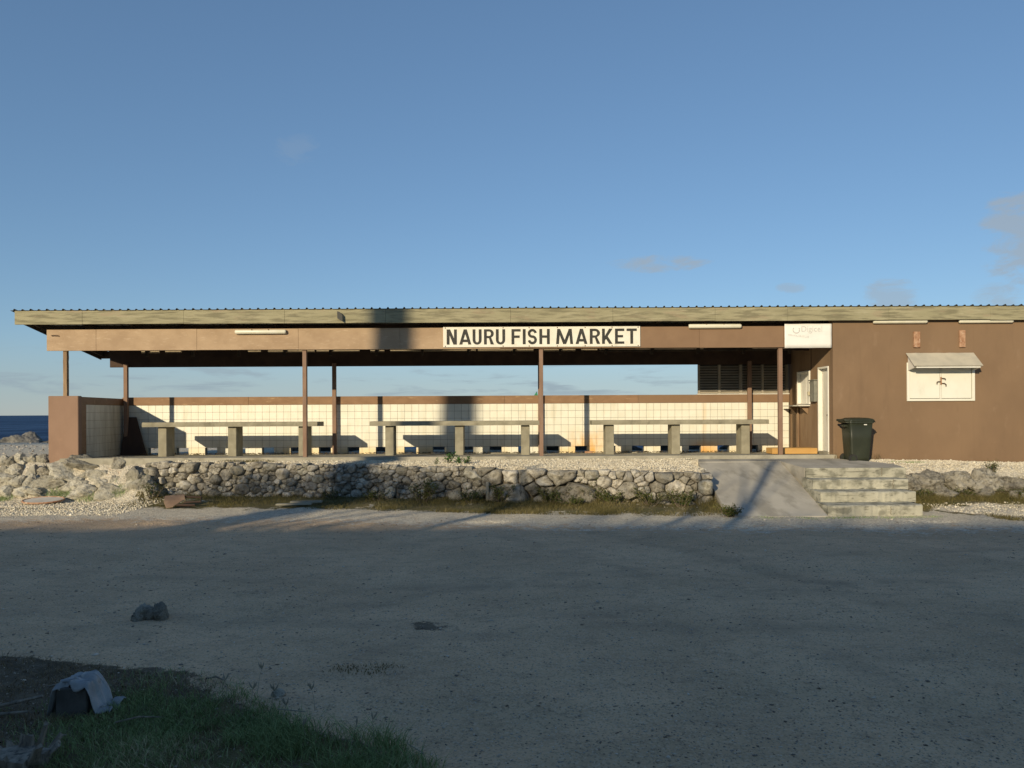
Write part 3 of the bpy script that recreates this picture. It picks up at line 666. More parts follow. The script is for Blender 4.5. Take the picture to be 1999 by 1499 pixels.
# the vertical joint in the side wall above the window
part('wall_joint', box(XO-.006, XO+.0005, 19.22, 19.25, 2.98, 3.72), M['iron'], B)

# louvre panel over the back wall
lv = part('louvre_panel', MB().box(5.02, 5.075, 20.70, 20.76, 2.392, 3.19).box(5.56, 5.63, 20.70, 20.76, 2.392, 3.19)
          .box(6.13, 6.215, 20.70, 20.76, 2.392, 3.19).box(6.73, 6.79, 20.70, 20.76, 2.392, 3.19).box(7.38, 7.46, 20.70, 20.76, 2.392, 3.19), M['louvre'], B)
sl_me = {}
for (a, b) in ((5.078, 5.557), (5.633, 6.127), (6.218, 6.727), (6.793, 7.377)):
    for k in range(11):
        z = 2.42+k*.0695
        mb = MB().hexa([(a,20.695,z),(b,20.695,z),(b,20.705,z),(a,20.705,z),(a,20.730,z+.052),(b,20.730,z+.052),(b,20.740,z+.052),(a,20.740,z+.052)])
        part('slat', mb, M['louvre'], lv)
part('louvre_blackout', box(5.03, 7.46, 20.775, 20.79, 2.395, 3.24), M['blackout'], lv)  # dark panel added to block the sky between the slats
part('sill', box(5.0, 7.48, 20.692, 20.78, 2.3905, 2.412, .003), M['white'], lv)

# shuttered front window with awning
fw = part('front_window', MB().box(9.22, 9.281, YO-.035, YO+.06, 2.15, 3.05, .004).box(10.735, 10.80, YO-.035, YO+.06, 2.15, 3.05, .004)
          .box(9.2815, 10.7345, YO-.035, YO+.06, 2.15, 2.203, .004).box(9.2815, 10.7345, YO-.035, YO+.06, 2.97, 3.05, .004), M['shutter'], B)
part('shutter', box(9.292, 9.982, YO-.018, YO+.012, 2.214, 2.967, .004), M['shutter'], fw)
part('shutter', box(10.035, 10.722, YO-.018, YO+.012, 2.214, 2.967, .004), M['shutter'], fw)
part('centre_post', box(9.988, 10.027, YO-.022, YO+.01, 2.206, 2.967, .003), M['dirty_white'], fw)
def hook(pts): return MB().tube(pts, .013, 6)
part('hasp', hook([(10.01,YO-.03,2.68),(10.06,YO-.045,2.675),(10.10,YO-.045,2.665),(10.105,YO-.04,2.64)]), M['iron'], fw)
part('hasp', hook([(10.00,YO-.03,2.60),(9.93,YO-.045,2.60),(9.91,YO-.045,2.59),(9.91,YO-.04,2.54)]), M['iron'], fw)
part('hasp', hook([(10.02,YO-.03,2.56),(10.08,YO-.045,2.56),(10.12,YO-.045,2.53),(10.12,YO-.04,2.49)]), M['iron'], fw)
part('bolt', box(9.995, 10.02, YO-.045, YO-.022, 2.53, 2.71), M['rust'], fw)
mb = MB(); n = 14; V = []
for i in range(n+1):
    for j, (yy, zz_) in enumerate(((YO+.0, 3.265), (YO-.37, 2.945))):
        V.append((9.205+1.58*i/n, yy, zz_+.006*mnoise.noise((i*.7, j, 4))))
mb.add(V, [(2*i, 2*i+2, 2*i+3, 2*i+1) for i in range(n)])
aw = link('awning', mb.mesh('awning'), M['awning'], fw, -wloc(fw)); md = aw.modifiers.new('s', 'SOLIDIFY'); md.thickness = .012
part('awning_rail', box(9.27, 10.74, YO-.355, YO-.325, 2.905, 2.935, .004), M['white'], fw)
for x in (9.235, 10.745):
    part('awning_bracket', MB().prism([(YO-.036,3.20),(YO-.33,2.935),(YO-.30,2.915),(YO-.036,2.86)], 'x', x, x+.03), M['white'], fw)
for (x, wd, h) in ((9.45,.075,.37),(10.51,.07,.40)):
    part('wall_block', box(x-wd, x+wd, YO-.05, YO-.001, 3.40, 3.40+h, .008), M['rust'], B)

# ================================================================== SIGNS AND LAMPS
def arc(cx, cy, rx, ry, a0, a1, n=12):
    return [(cx+rx*math.cos(R(a0+(a1-a0)*i/n)), cy+ry*math.sin(R(a0+(a1-a0)*i/n))) for i in range(n+1)]
s_ = .185
def glyph(c, w):
    s = s_; h = w/2
    if c == 'N': return [[(0,0),(s,0),(s,.62),(w-s-.04,0),(w,0),(w,1),(w-s,1),(w-s,.40),(s+.04,1),(0,1)]]
    if c == 'A':
        i = lambda y: .2+(h-.2)*y/.80
        return [[(0,0),(.2,0),(i(.16),.16),(w-i(.16),.16),(w-.2,0),(w,0),(h+.10,1),(h-.10,1)], [(i(.33),.33),(h,.70),(w-i(.33),.33)]]
    if c == 'U': return [[(s,1),(0,1),(0,.29)]+arc(h,.29,h,.30,180,360)[1:-1]+[(w,.29),(w,1),(w-s,1),(w-s,.29)]+arc(h,.29,h-s,.15,360,180)[1:-1]+[(s,.29)]]
    if c == 'R': return [[(0,0),(s,0),(s,.41),(.33,.41),(w-.22,0),(w,0),(.47,.455)]+arc(.34,.715,w-.34-.015,.285,-38,90)+[(0,1)],
                         [(s,.56),(s,.85),(.34,.85)]+arc(.34,.705,w-.34-.015-s,.145,90,-90)[1:-1]+[(.34,.56)]]
    if c == 'F': return [[(0,0),(s,0),(s,.42),(.54,.42),(.54,.58),(s,.58),(s,.84),(w,.84),(w,1),(0,1)]]
    if c == 'I': return [[(0,0),(w,0),(w,1),(0,1)]]
    if c == 'H': return [[(0,0),(s,0),(s,.42),(w-s,.42),(w-s,0),(w,0),(w,1),(w-s,1),(w-s,.58),(s,.58),(s,1),(0,1)]]
    if c == 'M': return [[(0,0),(.185,0),(.235,.60),(.47,0),(.66,0),(.885,.60),(.935,0),(1.12,0),(1.03,1),(.84,1),(.565,.27),(.27,1),(.08,1)]]
    if c == 'K': return [[(0,0),(s,0),(s,.20),(.255,.33),(w-.225,0),(w,0),(.375,.50),(w,1),(w-.225,1),(s,.52),(s,1),(0,1)]]
    if c == 'E': return [[(0,0),(w,0),(w,.155),(s,.155),(s,.42),(w-.08,.42),(w-.08,.575),(s,.575),(s,.84),(w,.84),(w,1),(0,1)]]
    if c == 'T': return [[(h-s/2,0),(h+s/2,0),(h+s/2,.84),(w,.84),(w,1),(0,1),(0,.84),(h-s/2,.84)]]
    if c == 'S':
        rx = (w-s)/2; ry = .213
        p = arc(h,.712,rx,ry+.0,8,270,16)+arc(h,.288,rx,ry,90,-172,16)[1:]
        L = []; Rr = []
        for i, q in enumerate(p):
            a = p[max(i-1,0)]; b = p[min(i+1,len(p)-1)]; tx, ty = b[0]-a[0], b[1]-a[1]; l = math.hypot(tx, ty)
            nx, ny = -ty/l*s*.46, tx/l*s*.46; L.append((q[0]+nx,q[1]+ny)); Rr.append((q[0]-nx,q[1]-ny))
        return [L+Rr[::-1]]
def curve_mesh(polys, x, z, sc, y, th, lean=0.0):
    cu = bpy.data.curves.new('c', 'CURVE'); cu.dimensions = '2D'; cu.fill_mode = 'BOTH'; cu.extrude = th/2
    for pl in polys:
        sp = cu.splines.new('POLY'); sp.points.add(len(pl)-1); sp.use_cyclic_u = True
        for i, q in enumerate(pl): sp.points[i].co = (x+q[0]*sc, z+q[1]*sc, 0, 1)
    o = bpy.data.objects.new('c', cu); COL.objects.link(o)
    bpy.context.view_layer.update()
    me = bpy.data.meshes.new_from_object(o.evaluated_get(bpy.context.evaluated_depsgraph_get()))
    bpy.data.objects.remove(o); bpy.data.curves.remove(cu)
    for v in me.vertices: v.co = Vector((v.co.x, y-v.co.z, v.co.y))
    me.flip_normals() if hasattr(me, 'flip_normals') else None
    me.materials.clear(); return me
SX0 = -1.603; ys_ = 17.97
sg = thing('market_sign', 'long white board lettered NAURU FISH MARKET in black capitals on the brown beam', 'sign', (.7, ys_, 3.46))
part('board', box(-1.603, 3.01, ys_, 17.998, 3.464, 3.937, .003), M['sign'], sg)
LET = [('N',872.7,892.5),('A',897.2,920.7),('U',923.3,940.8),('R',945.5,965),('U',968.7,986.8),('F',999.2,1017),('I',1021.2,1026.8),('S',1030.8,1049),
       ('H',1053.6,1073.9),('M',1086.2,1119.5),('A',1124.3,1147.4),('R',1152.1,1172.4),('K',1176,1196.5),('E',1201.3,1219.4),('T',1224,1243.8)]
CAP = 29.6/83.45
for (c, a, b) in LET:
    x = (a-999.5)/83.45; wd = (b-a)/29.6
    me = curve_mesh(glyph(c, wd), x, 3.527, CAP, ys_-.0035, .004)
    link('letter', me, M['ink'], sg, -wloc(sg))
for x in (-1.55, -.20, .41, 1.07, 1.72, 2.35, 2.96):
    for z in (3.487, 3.915): part('screw', MB().tube([(x,ys_-.006,z),(x,ys_+.002,z)], .014, 8), M['screw'], sg)

bn = thing('phone_banner', 'white banner with faded pale lettering at the right end of the beam', 'sign', (6.93, 17.96, 3.41))
mb = MB(); V = []; n = 24
for j in range(7):
    for i in range(n+1):
        u = i/n; vv = j/6
        V.append((6.384+1.10*u, 17.962+.006*mnoise.noise((u*5, vv*3, 1)), 3.408+.562*vv+.006*mnoise.noise((u*3, j, 8))))
mb.add(V, [(j*(n+1)+i, j*(n+1)+i+1, (j+1)*(n+1)+i+1, (j+1)*(n+1)+i) for j in range(6) for i in range(n)])
o = part('sheet', mb, M['banner'], bn, True); md = o.modifiers.new('s', 'SOLIDIFY'); md.thickness = .006; md.offset = -1
def textmesh(s, x, z, size, y):
    cu = bpy.data.curves.new('t', 'FONT'); cu.body = s; cu.size = size; cu.extrude = .0012
    o = bpy.data.objects.new('t', cu); COL.objects.link(o); bpy.context.view_layer.update()
    me = bpy.data.meshes.new_from_object(o.evaluated_get(bpy.context.evaluated_depsgraph_get()))
    bpy.data.objects.remove(o); bpy.data.curves.remove(cu)
    for v in me.vertices: v.co = Vector((x+v.co.x, y-v.co.z, z+v.co.y))
    me.materials.clear(); return me
link('lettering', textmesh('Digicel', 6.76, 3.79, .185, 17.948), M['faded_ink'], bn, -wloc(bn))
mb = MB(); mb.tube([(6.65+.075*math.cos(R(a)), 17.950, 3.835+.075*math.sin(R(a))) for a in range(140, 405, 15)], .012, 6); part('logo_ring', mb, M['faded_ink'], bn)
mb = MB()
for i in range(16):
    x = 6.47+i*.03; z = 3.70-.016*i*.25+.008*mnoise.noise((i*3.1, 1, 1))
    mb.box(x, x+random.uniform(.008,.022), 17.947, 17.949, z, z+random.uniform(.02,.05))
part('worn_print', mb, M['faded_ink'], bn)

def lamp(x0, x1, z, y, label):
    t = thing('lamp_fitting', label, 'lamp', ((x0+x1)/2, y, z), 'fluorescent lamp fittings on the front')
    part('casing', box(x0+.02, x1-.02, y-.035, y-.001, z-.03, z+.055, .006), M['lamp'], t)
    prof = [(x0, .052), (x0+.03, .062), (x1-.03, .062), (x1, .052)]
    rings = []
    for (x, r) in prof:
        rings.append([(x, y-.036-r*max(0, math.sin(R(a)))*.9-.002, z+r*math.cos(R(a))*.85) for a in range(0, 181, 18)])
    mb = MB().loft(rings); part('diffuser', mb, M['lamp_cover'], t, True)
    for f in (.33, .66): part('clip', box(x0+(x1-x0)*f-.008, x0+(x1-x0)*f+.008, y-.10, y-.034, z+.04, z+.055), M['screw'], t)
    return t
lamp(-6.46, -5.27, 3.845, 18.0, 'long cream tube lamp on the tan beam left of the lettered sign')
lamp(4.14, 5.37, 3.925, 18.0, 'long cream tube lamp on the brown beam right of the lettered sign')
lamp(8.42, 9.68, 4.01, 17.94, 'cream tube lamp under the eave up and left of the shuttered window')
lamp(10.42, 11.68, 4.01, 17.94, 'cream tube lamp under the eave up and right of the shuttered window')

# ================================================================== BENCHES, BIN AND LOOSE THINGS
def bench(x0, x1, legs, label):
    t = thing('concrete_bench', label, 'table', ((x0+x1)/2, 19.2, floor_z(19.2)), 'concrete display tables')
    mb = MB(); n = 48; V = []; F = []
    for i in range(n+1):
        x = x0+(x1-x0)*i/n
        e = lambda s, a=.008: a*mnoise.noise((x*4, s, x0))+a*.7*mnoise.noise((x*15, s, 2))
        V += [(x,18.92+e(1),1.617+e(2,.003)),(x,18.914+e(3),1.672),(x,18.925+e(4),1.727+e(5,.006)),(x,19.58+e(6),1.727),(x,19.585,1.617)]
    for i in range(n):
        for j in range(5): a = i*5+j; b = i*5+(j+1)%5; F.append((a, b, b+5, a+5))
    F += [(4,3,2,1,0), tuple(n*5+k for k in range(5))]
    part('tabletop', mb.add(V, F), M['concrete'], t)
    for lx in legs: part('leg', box(lx-.105, lx+.105, 19.03, 19.50, floor_z(19.3)-.02, 1.616, .01), M['concrete'], t)
bench(-9.12, -4.80, (-8.67, -6.94, -5.19), 'long concrete table nearest the left end wall')
bench(-3.51, .68, (-3.04, -1.31, .33), 'long concrete table in the middle of the open hall')
bench(1.97, 6.33, (2.42, 4.06, 5.79), 'long concrete table nearest the louvred panel at right')

mb = MB().hexa([(-10.42,20.42,.845),(-9.72,20.40,.845),(-9.72,20.44,.845),(-10.42,20.46,.845),(-10.38,20.63,1.86),(-10.10,20.62,1.86),(-10.10,20.66,1.86),(-10.38,20.67,1.86)])
solo('leaning_board', mb, M['dark_wood'], 'dark brown tapered board leaning in the shaded left corner of the hall', 'board')
mb = MB().box(6.22, 7.30, 18.36, 18.82, floor_z(18.6)+.012, 1.045, .008)
solo('timber_step', mb, M['orange_wood'], 'low orange timber step on the floor below the serving window', 'step')
mb = MB().prism([(.60,2.392),(.70,2.392),(.67,2.50)], 'y', 20.76, 20.80)
solo('green_scrap', mb, M['green_scrap'], 'small green triangular scrap on top of the back wall behind a post', 'scrap')

# wheelie bin: handle and wheels on its left
def rrect(cx, cy, z, hx, hy, r, n=5):
    out = []
    for (sx, sy, a0) in ((1,1,0),(-1,1,90),(-1,-1,180),(1,-1,270)):
        for i in range(n+1):
            a = R(a0+90*i/n); out.append((cx+sx*(hx-r)+r*math.cos(a), cy+sy*(hy-r)+r*math.sin(a), z))
    return out
bx, by = 7.80, 17.40; bz = .77
wb = thing('wheelie_bin', 'dark green wheeled rubbish bin standing against the brown office wall', 'bin', (bx, by, bz))
BS = .93
rings = [rrect(bx+.0, by, bz+.01, .215, .215, .05), rrect(bx+.0, by, bz+.12, .222, .222, .05), rrect(bx+.005, by, bz+.55, .25, .245, .05), rrect(bx+.01, by, bz+.94, .275, .262, .05)]
part('body', MB().loft(rings), M['bin'], wb, True)
part('rim', MB().loft([rrect(bx+.01,by,bz+.925,.283,.27,.05), rrect(bx+.01,by,bz+.93,.295,.28,.05), rrect(bx+.01,by,bz+.975,.295,.28,.05)]), M['bin'], wb)
part('lid', MB().loft([rrect(bx+.02,by,bz+.977,.305,.29,.06), rrect(bx+.02,by,bz+1.0,.305,.29,.06), rrect(bx+.02,by,bz+1.03,.28,.26,.06), rrect(bx-.01,by,bz+1.055,.21,.19,.06), rrect(bx-.02,by,bz+1.062,.1,.08,.04)]), M['bin'], wb, True)
part('lid_lip', MB().hexa([(bx+.28,by-.26,bz+.955),(bx+.355,by-.22,bz+.945),(bx+.355,by+.22,bz+.945),(bx+.28,by+.26,bz+.955),
                           (bx+.28,by-.26,bz+1.005),(bx+.355,by-.22,bz+.965),(bx+.355,by+.22,bz+.965),(bx+.28,by+.26,bz+1.005)]), M['bin'], wb)
part('handle', MB().tube([(bx-.26,by-.23,bz+.985),(bx-.355,by-.22,bz+1.0),(bx-.36,by+.22,bz+1.0),(bx-.26,by+.23,bz+.985)], .028, 8)
     .hexa([(bx-.34,by-.2,bz+.94),(bx-.26,by-.25,bz+.93),(bx-.26,by+.25,bz+.93),(bx-.34,by+.2,bz+.94),(bx-.37,by-.2,bz+1.0),(bx-.26,by-.26,bz+1.03),(bx-.26,by+.26,bz+1.03),(bx-.37,by+.2,bz+1.0)]), M['bin'], wb)
part('hinge_lug', box(bx-.33, bx-.24, by-.1, by+.1, bz+.83, bz+.90, .02), M['bin'], wb)
for dy in (-.235, .235):
    wh = part('wheel', MB().tube([(bx-.19,by+dy-.025,bz+.10),(bx-.19,by+dy+.025,bz+.10)], .10, 20), M['rubber'], wb)
    part('hub', MB().tube([(bx-.19,by+dy-.03,bz+.10),(bx-.19,by+dy+.03,bz+.10)], .055, 16), M['bin'], wh)
part('axle', MB().tube([(bx-.19,by-.24,bz+.10),(bx-.19,by+.24,bz+.10)], .012, 8), M['iron'], wb)
part('label_sticker', box(bx+.06, bx+.13, by-.2685, by-.2655, bz+.885, bz+.905), M['white'], wb)

for o in [wb]+list(wb.children_recursive):                # shrink the bin slightly about its foot
    if o.type == 'MESH':
        for v in o.data.vertices:
            v.co = Vector((bx, by, bz))+(v.co-Vector((bx, by, bz)))*.95

# ================================================================== DRY-STONE WALL
wall_x = np.linspace(-8.32, 3.97, 400); wall_y = yw(wall_x)
seg = np.hypot(np.diff(wall_x), np.diff(wall_y)); S_ = np.concatenate([[0], np.cumsum(seg)]); L = S_[-1]
def wpt(s):
    x = np.interp(s, S_, wall_x); y = np.interp(s, S_, wall_y)
    x2 = np.interp(s+.05, S_, wall_x); y2 = np.interp(s+.05, S_, wall_y); x1 = np.interp(s-.05, S_, wall_x); y1 = np.interp(s-.05, S_, wall_y)
    tx, ty = x2-x1, y2-y1; l = math.hypot(tx, ty)+1e-9
    return x, y, tx/l, ty/l
def top_z(s):
    x, y, _, _ = wpt(s); return .84-.05*max(0, 17.7-y)+.05*mnoise.noise((s*1.7, 3, 0))+.03*mnoise.noise((s*5.3, 1, 0))
AN = 1.25
def size_at(s):
    x = np.interp(s, S_, wall_x)
    base = .074
    if -.75 < x < 1.35: base = .20
    elif x > 1.35: base = .092
    elif x < -7: base = .10
    return base
rs_ = random.Random(3); sites = []
for tries in range(26000):
    s = rs_.uniform(.03, L-.03); z = rs_.uniform(.0, .9)
    if z > top_z(s)-.01: continue
    r = size_at(s)*rs_.choice((.5, .65, .8, 1.0, 1.2, 1.5, 1.7)) * (1.2 if z < .2 else 1.0)
    if all(((s-q[0])/AN)**2+(z-q[1])**2 > ((r+q[2])*.93)**2 for q in sites if abs(s-q[0]) < .9): sites.append((s, z, r))
def clip_poly(poly, a, b, c):           # keep a*x+b*y <= c
    out = []
    for i in range(len(poly)):
        p, q = poly[i], poly[(i+1) % len(poly)]
        dp, dq = a*p[0]+b*p[1]-c, a*q[0]+b*q[1]-c
        if dp <= 0: out.append(p)
        if (dp < 0) != (dq < 0) and dp != dq:
            t = dp/(dp-dq); out.append((p[0]+(q[0]-p[0])*t, p[1]+(q[1]-p[1])*t))
    return out
rw = thing('retaining_wall', 'low dry-stone retaining wall of grey coral stones below the gravel terrace', 'wall', (-2, 16.6, 0))
# earth core behind the stones
mb = MB(); V = []; n = 120
for i in range(n+1):
    s = L*i/n; x, y, tx, ty = wpt(s); nx, ny = -ty, tx; tz = top_z(s)-.03
    V += [(x+nx*.015, y+ny*.015, -.1), (x+nx*.015, y+ny*.015, tz), (x+nx*.34, y+ny*.34, tz+.01), (x+nx*.34, y+ny*.34, -.1)]
F = []
for i in range(n):
    for j in range(4): a = i*4+j; b = i*4+(j+1) % 4; F.append((a, b, b+4, a+4))
F += [(0,1,2,3), tuple(n*4+k for k in (3,2,1,0))]
part('earth_core', mb.add(V, F), M['mortar'], rw)
stones = []
for i, (s, z, r) in enumerate(sites):
    poly = [(s-.45, z-.4), (s+.45, z-.4), (s+.45, z+.4), (s-.45, z+.4)]
    for j, (s2, z2, r2) in enumerate(sites):
        if i == j or abs(s-s2) > 1.0: continue
        dx, dz = (s2-s)/(AN*AN), z2-z
        d2 = ((s2-s)/AN)**2+(z2-z)**2
        k = .5*(d2+r*r-r2*r2)               # power bisector in the stretched metric
        poly = clip_poly(poly, dx, dz, dx*s+dz*z+k)
        if len(poly) < 3: break
    if len(poly) < 3: continue
    poly = clip_poly(poly, 0, 1, top_z(s)+rs_.uniform(-.02,.03)); poly = clip_poly(poly, 0, -1, .06)
    poly = clip_poly(poly, 1, 0, L+.02); poly = clip_poly(poly, -1, 0, .05)
    if len(poly) < 3: continue
    ar = abs(sum(poly[q][0]*poly[(q+1) % len(poly)][1]-poly[(q+1) % len(poly)][0]*poly[q][1] for q in range(len(poly))))/2
    if ar < .0035: continue
    stones.append((poly, ar))
def stone_mesh(poly, ar, seed):
    for kc in (.10, .16):
        q = []
        for i in range(len(poly)):
            a, b = poly[i], poly[(i+1) % len(poly)]
            q += [(a[0]*(1-kc)+b[0]*kc, a[1]*(1-kc)+b[1]*kc), (a[0]*kc+b[0]*(1-kc), a[1]*kc+b[1]*(1-kc))]
        poly = q
    # even resample
    n = 22; P = np.array(poly+[poly[0]]); d = np.concatenate([[0], np.cumsum(np.hypot(*np.diff(P, axis=0).T))])
    u = np.linspace(0, d[-1], n, endpoint=False); P = np.c_[np.interp(u, d, P[:,0]), np.interp(u, d, P[:,1])]
    c = P.mean(0); sz = math.sqrt(ar); D = sz*rs_.uniform(.42,.74)
    tilt = np.array([rs_.uniform(-.7,.7), rs_.uniform(-.7,.7)])
    rings = [(.90,.16),(.975,.05),(.98,-.12*D),(.955,-.36*D),(.87,-.64*D),(.68,-.80*D),(.42,-.86*D),(.18,-.88*D)]
    x0, y0, tx, ty = wpt(c[0]); base = rs_.uniform(-.06,.05)
    V = []
    for (k, dep) in rings:
        for q in P:
            l = c+(q-c)*k
            nn = .11*sz/.18*mnoise.noise((l[0]*6+seed, l[1]*6, dep*6))+.06*mnoise.noise((l[0]*17, l[1]*17+seed, dep*17))
            lat = 1+.16*mnoise.noise((l[0]*8, seed, l[1]*8)) if k > .5 else 1
            l = c+(q-c)*k*lat
            dd = dep+base-(abs(nn) if dep < 0 else 0)*.8+float(np.dot(l-c, tilt))*(.5 if dep < 0 else 0)
            ds = l[0]-c[0]
            V.append((ds*tx-dd*ty, ds*ty+dd*tx, l[1]-c[1]))
    F = []
    for i in range(len(rings)-1):
        for k in range(n): a = i*n+k; b = i*n+(k+1) % n; F.append((a, b, b+n, a+n))
    V.append(tuple(np.array(V[-n:]).mean(0))); e = (len(rings)-1)*n
    F += [(e+k, e+(k+1) % n, len(V)-1) for k in range(n)]
    me = MB().add(V, F).mesh('stone')
    return me, Vector((x0, y0, c[1]))
stones.sort(key=lambda q: -q[1])
extra = MB()
for i, (poly, ar) in enumerate(stones):
    me, loc = stone_mesh(poly, ar, i*3.7)
    if i < 298:
        r_ = rs_.random()
        x_ = loc.x
        mt = M['dullrock'] if (-.75 < x_ < 1.35 and r_ < .75) or r_ < .22 else (M['coral'] if r_ > .86 else M['wallstone'])
        o = link('stone', me, mt, rw, loc-wloc(rw), True)
    else:
        extra.add([tuple(v.co+loc) for v in me.vertices], [tuple(p.vertices) for p in me.polygons])
if extra.v:
    o = part('small_stones', extra, M['wallstone'], rw, True); o['kind'] = 'stuff'

# ================================================================== BOULDERS
def rock_mesh(seed, sub=5, facets=9, rough=.22):
    r = random.Random(seed); bm = bmesh.new(); bmesh.ops.create_icosphere(bm, subdivisions=sub, radius=1)
    pl = []
    for _ in range(facets):
        nrm = Vector((r.gauss(0,1), r.gauss(0,1), r.gauss(0,1))).normalized(); pl.append((nrm, r.uniform(.55,.86)))
    for v in bm.verts:
        c = v.co.copy()
        c *= 1+rough*1.2*mnoise.noise(c*1.1+Vector((seed*3.1,0,0)))
        for nrm, d in pl:
            e = c.dot(nrm)-d
            if e > 0: c -= nrm*e*.9
        q = c*2.6+Vector((seed,1,2)); c *= 1+rough*.38*mnoise.noise(q)+rough*.30*mnoise.noise(q*2.3)+rough*.20*mnoise.noise(q*5.2)+rough*.13*mnoise.noise(q*11)+rough*.07*mnoise.noise(q*23)
        v.co = c
    me = bpy.data.meshes.new('boulder'); bm.to_mesh(me); bm.free()
    me.polygons.foreach_set('use_smooth', [True]*len(me.polygons)); return me
ROCK = {k: [rock_mesh(10+i+100*j, 5, 10, (.26, .42, .34)[j]) for i in range(9)] for j, k in enumerate(('coral', 'dullrock', 'searock'))}
for k in ROCK:
    for me in ROCK[k]: me.materials.append(M[k])
def rock(name, kind, i, loc, scl, label, cat='boulder', group=None, rot=None):
    o = bpy.data.objects.new(name, ROCK[kind][i % 9]); COL.objects.link(o); o.location = loc; o.scale = scl
    rr = random.Random(i*7+int(loc[0]*100)); o.rotation_euler = rot or (rr.uniform(-.3,.3), rr.uniform(-.3,.3), rr.uniform(0, 6.28))
    return tag(o, label, cat, group)
BL = [(-11.90,17.95,0.85,0.09,0.09), (-11.71,17.93,0.83,0.07,0.09), (-11.56,18.02,0.91,0.11,0.08), (-11.41,17.88,0.78,0.08,0.06), (-11.25,18.01,0.89,0.11,0.09), (-11.36,17.96,0.86,0.06,0.06), (-11.01,17.99,0.87,0.13,0.10), (-11.46,17.71,0.64,0.17,0.11), (-11.54,17.48,0.46,0.19,0.12), (-11.18,17.40,0.39,0.16,0.11), (-10.88,17.35,0.35,0.18,0.15), (-11.03,17.62,0.57,0.12,0.12), (-10.80,17.66,0.60,0.13,0.13), (-10.62,17.15,0.19,0.21,0.09), (-10.22,17.64,0.58,0.42,0.13), (-10.42,17.40,0.38,0.30,0.11), (-9.88,17.35,0.35,0.24,0.11), (-9.46,17.53,0.49,0.29,0.13), (-9.95,17.84,0.75,0.42,0.12), (-9.14,17.80,0.71,0.24,0.15), (-9.60,17.13,0.17,0.29,0.13), (-9.01,17.13,0.17,0.32,0.14), (-8.94,17.37,0.36,0.17,0.15), (-8.58,17.24,0.25,0.20,0.15), (-8.38,17.46,0.43,0.14,0.11), (-8.08,17.13,0.16,0.21,0.13), (-8.82,17.89,0.78,0.08,0.06), (-8.66,17.84,0.74,0.10,0.07), (-8.40,17.89,0.78,0.10,0.06), (-8.22,17.78,0.68,0.11,0.08), (-11.33,17.17,0.22,0.16,0.09), (-8.28,17.15,.3,.22,.2), (-8.42,17.3,.5,.2,.16), (-8.2,17.05,.12,.24,.14), (-10.50,17.89,0.79,0.20,0.07), (-11.76,17.73,0.66,0.08,0.08),
      (-12.3,17.6,.55,.2,.14), (-12.1,17.3,.3,.16,.12), (-12.6,17.9,.8,.15,.1), (-8.75,17.58,.5,.16,.12), (-9.75,17.55,.5,.18,.1), (-8.25,17.35,.33,.15,.11), (-9.3,17.32,.32,.2,.12), (-10.95,17.2,.2,.17,.09), (-8.55,17.72,.62,.13,.09),(-8.12,17.55,.5,.12,.1),(-9.72,17.3,.3,.15,.1)]
SPEC = {14: 'longest low pale boulder lying just below the reddish end pier', 18: 'wide flat pale boulder directly under the edge of the floor slab by the end pier',
        19: 'large knobbly boulder with a dark shaded side near the top of the left heap', 10: 'blocky cream boulder with a dark right face low in the left heap',
        21: 'pitted whitish boulder at the foot of the heap on the gravel', 17: 'broad rounded boulder in the middle of the left heap', 12: 'dark grey boulder among cream ones left of the end pier'}
ORD = ('first','second','third','fourth','fifth','sixth','seventh','eighth','ninth','tenth','eleventh','twelfth','thirteenth','fourteenth','fifteenth','sixteenth','seventeenth','eighteenth','nineteenth','twentieth','twenty-first','twenty-second','twenty-third')
def heap_label(i):
    row = lambda q: 0 if q[2] > .66 else (1 if q[2] > .33 else 2)
    same = sorted((q[0], j) for j, q in enumerate(BL) if row(q) == row(BL[i])); k = [j for _, j in same].index(i)
    return '%s pale boulder from the left in the %s row of the sunlit heap' % (ORD[k], ('top','middle','bottom')[row(BL[i])])
for i, (x, y, z, rx, rz) in enumerate(BL):
    k = 'dullrock' if i in (12,) else 'coral'
    f = 1.45
    o = rock('boulder', k, i, (x, y+rx*.35, z-rz*.2), (rx*f, max(rx, rz)*f*.95, rz*f*1.25),
         SPEC.get(i, heap_label(i)), 'boulder', 'boulders heaped at the left end of the wall',
         rot=(random.uniform(-.25,.25), random.uniform(-.3,.3), random.uniform(-.5,.5)+math.pi*random.randint(0,1)))
# crusted rock bank right of the steps
BANK = ['dark crusted rock touching the right side of the concrete steps']+[ORD[k]+' dark crusted rock along the bank counting right from the steps' for k in range(1, 6)]+['small low rock at the bank foot nearest the steps','middle small low rock at the bank foot right of the steps','rightmost small low rock at the bank foot', 'last dark crusted rock of the bank at the picture edge']
for i, (x, y, z, a, b, c_) in enumerate(((8.32,16.15,.34,.34,.3,.30),(8.78,16.25,.38,.42,.32,.32),(9.35,16.25,.42,.44,.34,.30),(9.95,16.2,.36,.42,.32,.30),(10.5,16.15,.32,.4,.3,.26),(11.1,16.15,.26,.42,.3,.26),(8.95,15.95,.2,.26,.2,.18),(9.75,15.9,.2,.26,.2,.16),(10.35,15.75,.15,.22,.2,.14),(11.8,16.2,.3,.45,.3,.26))):
    rock('boulder', 'dullrock', i+2, (x, y, z), (a, b, c_), ORD[i]+' placed dark crusted coral rock in the bank right of the concrete steps' if 0 else BANK[i], 'boulder', 'rocks in the bank right of the steps')
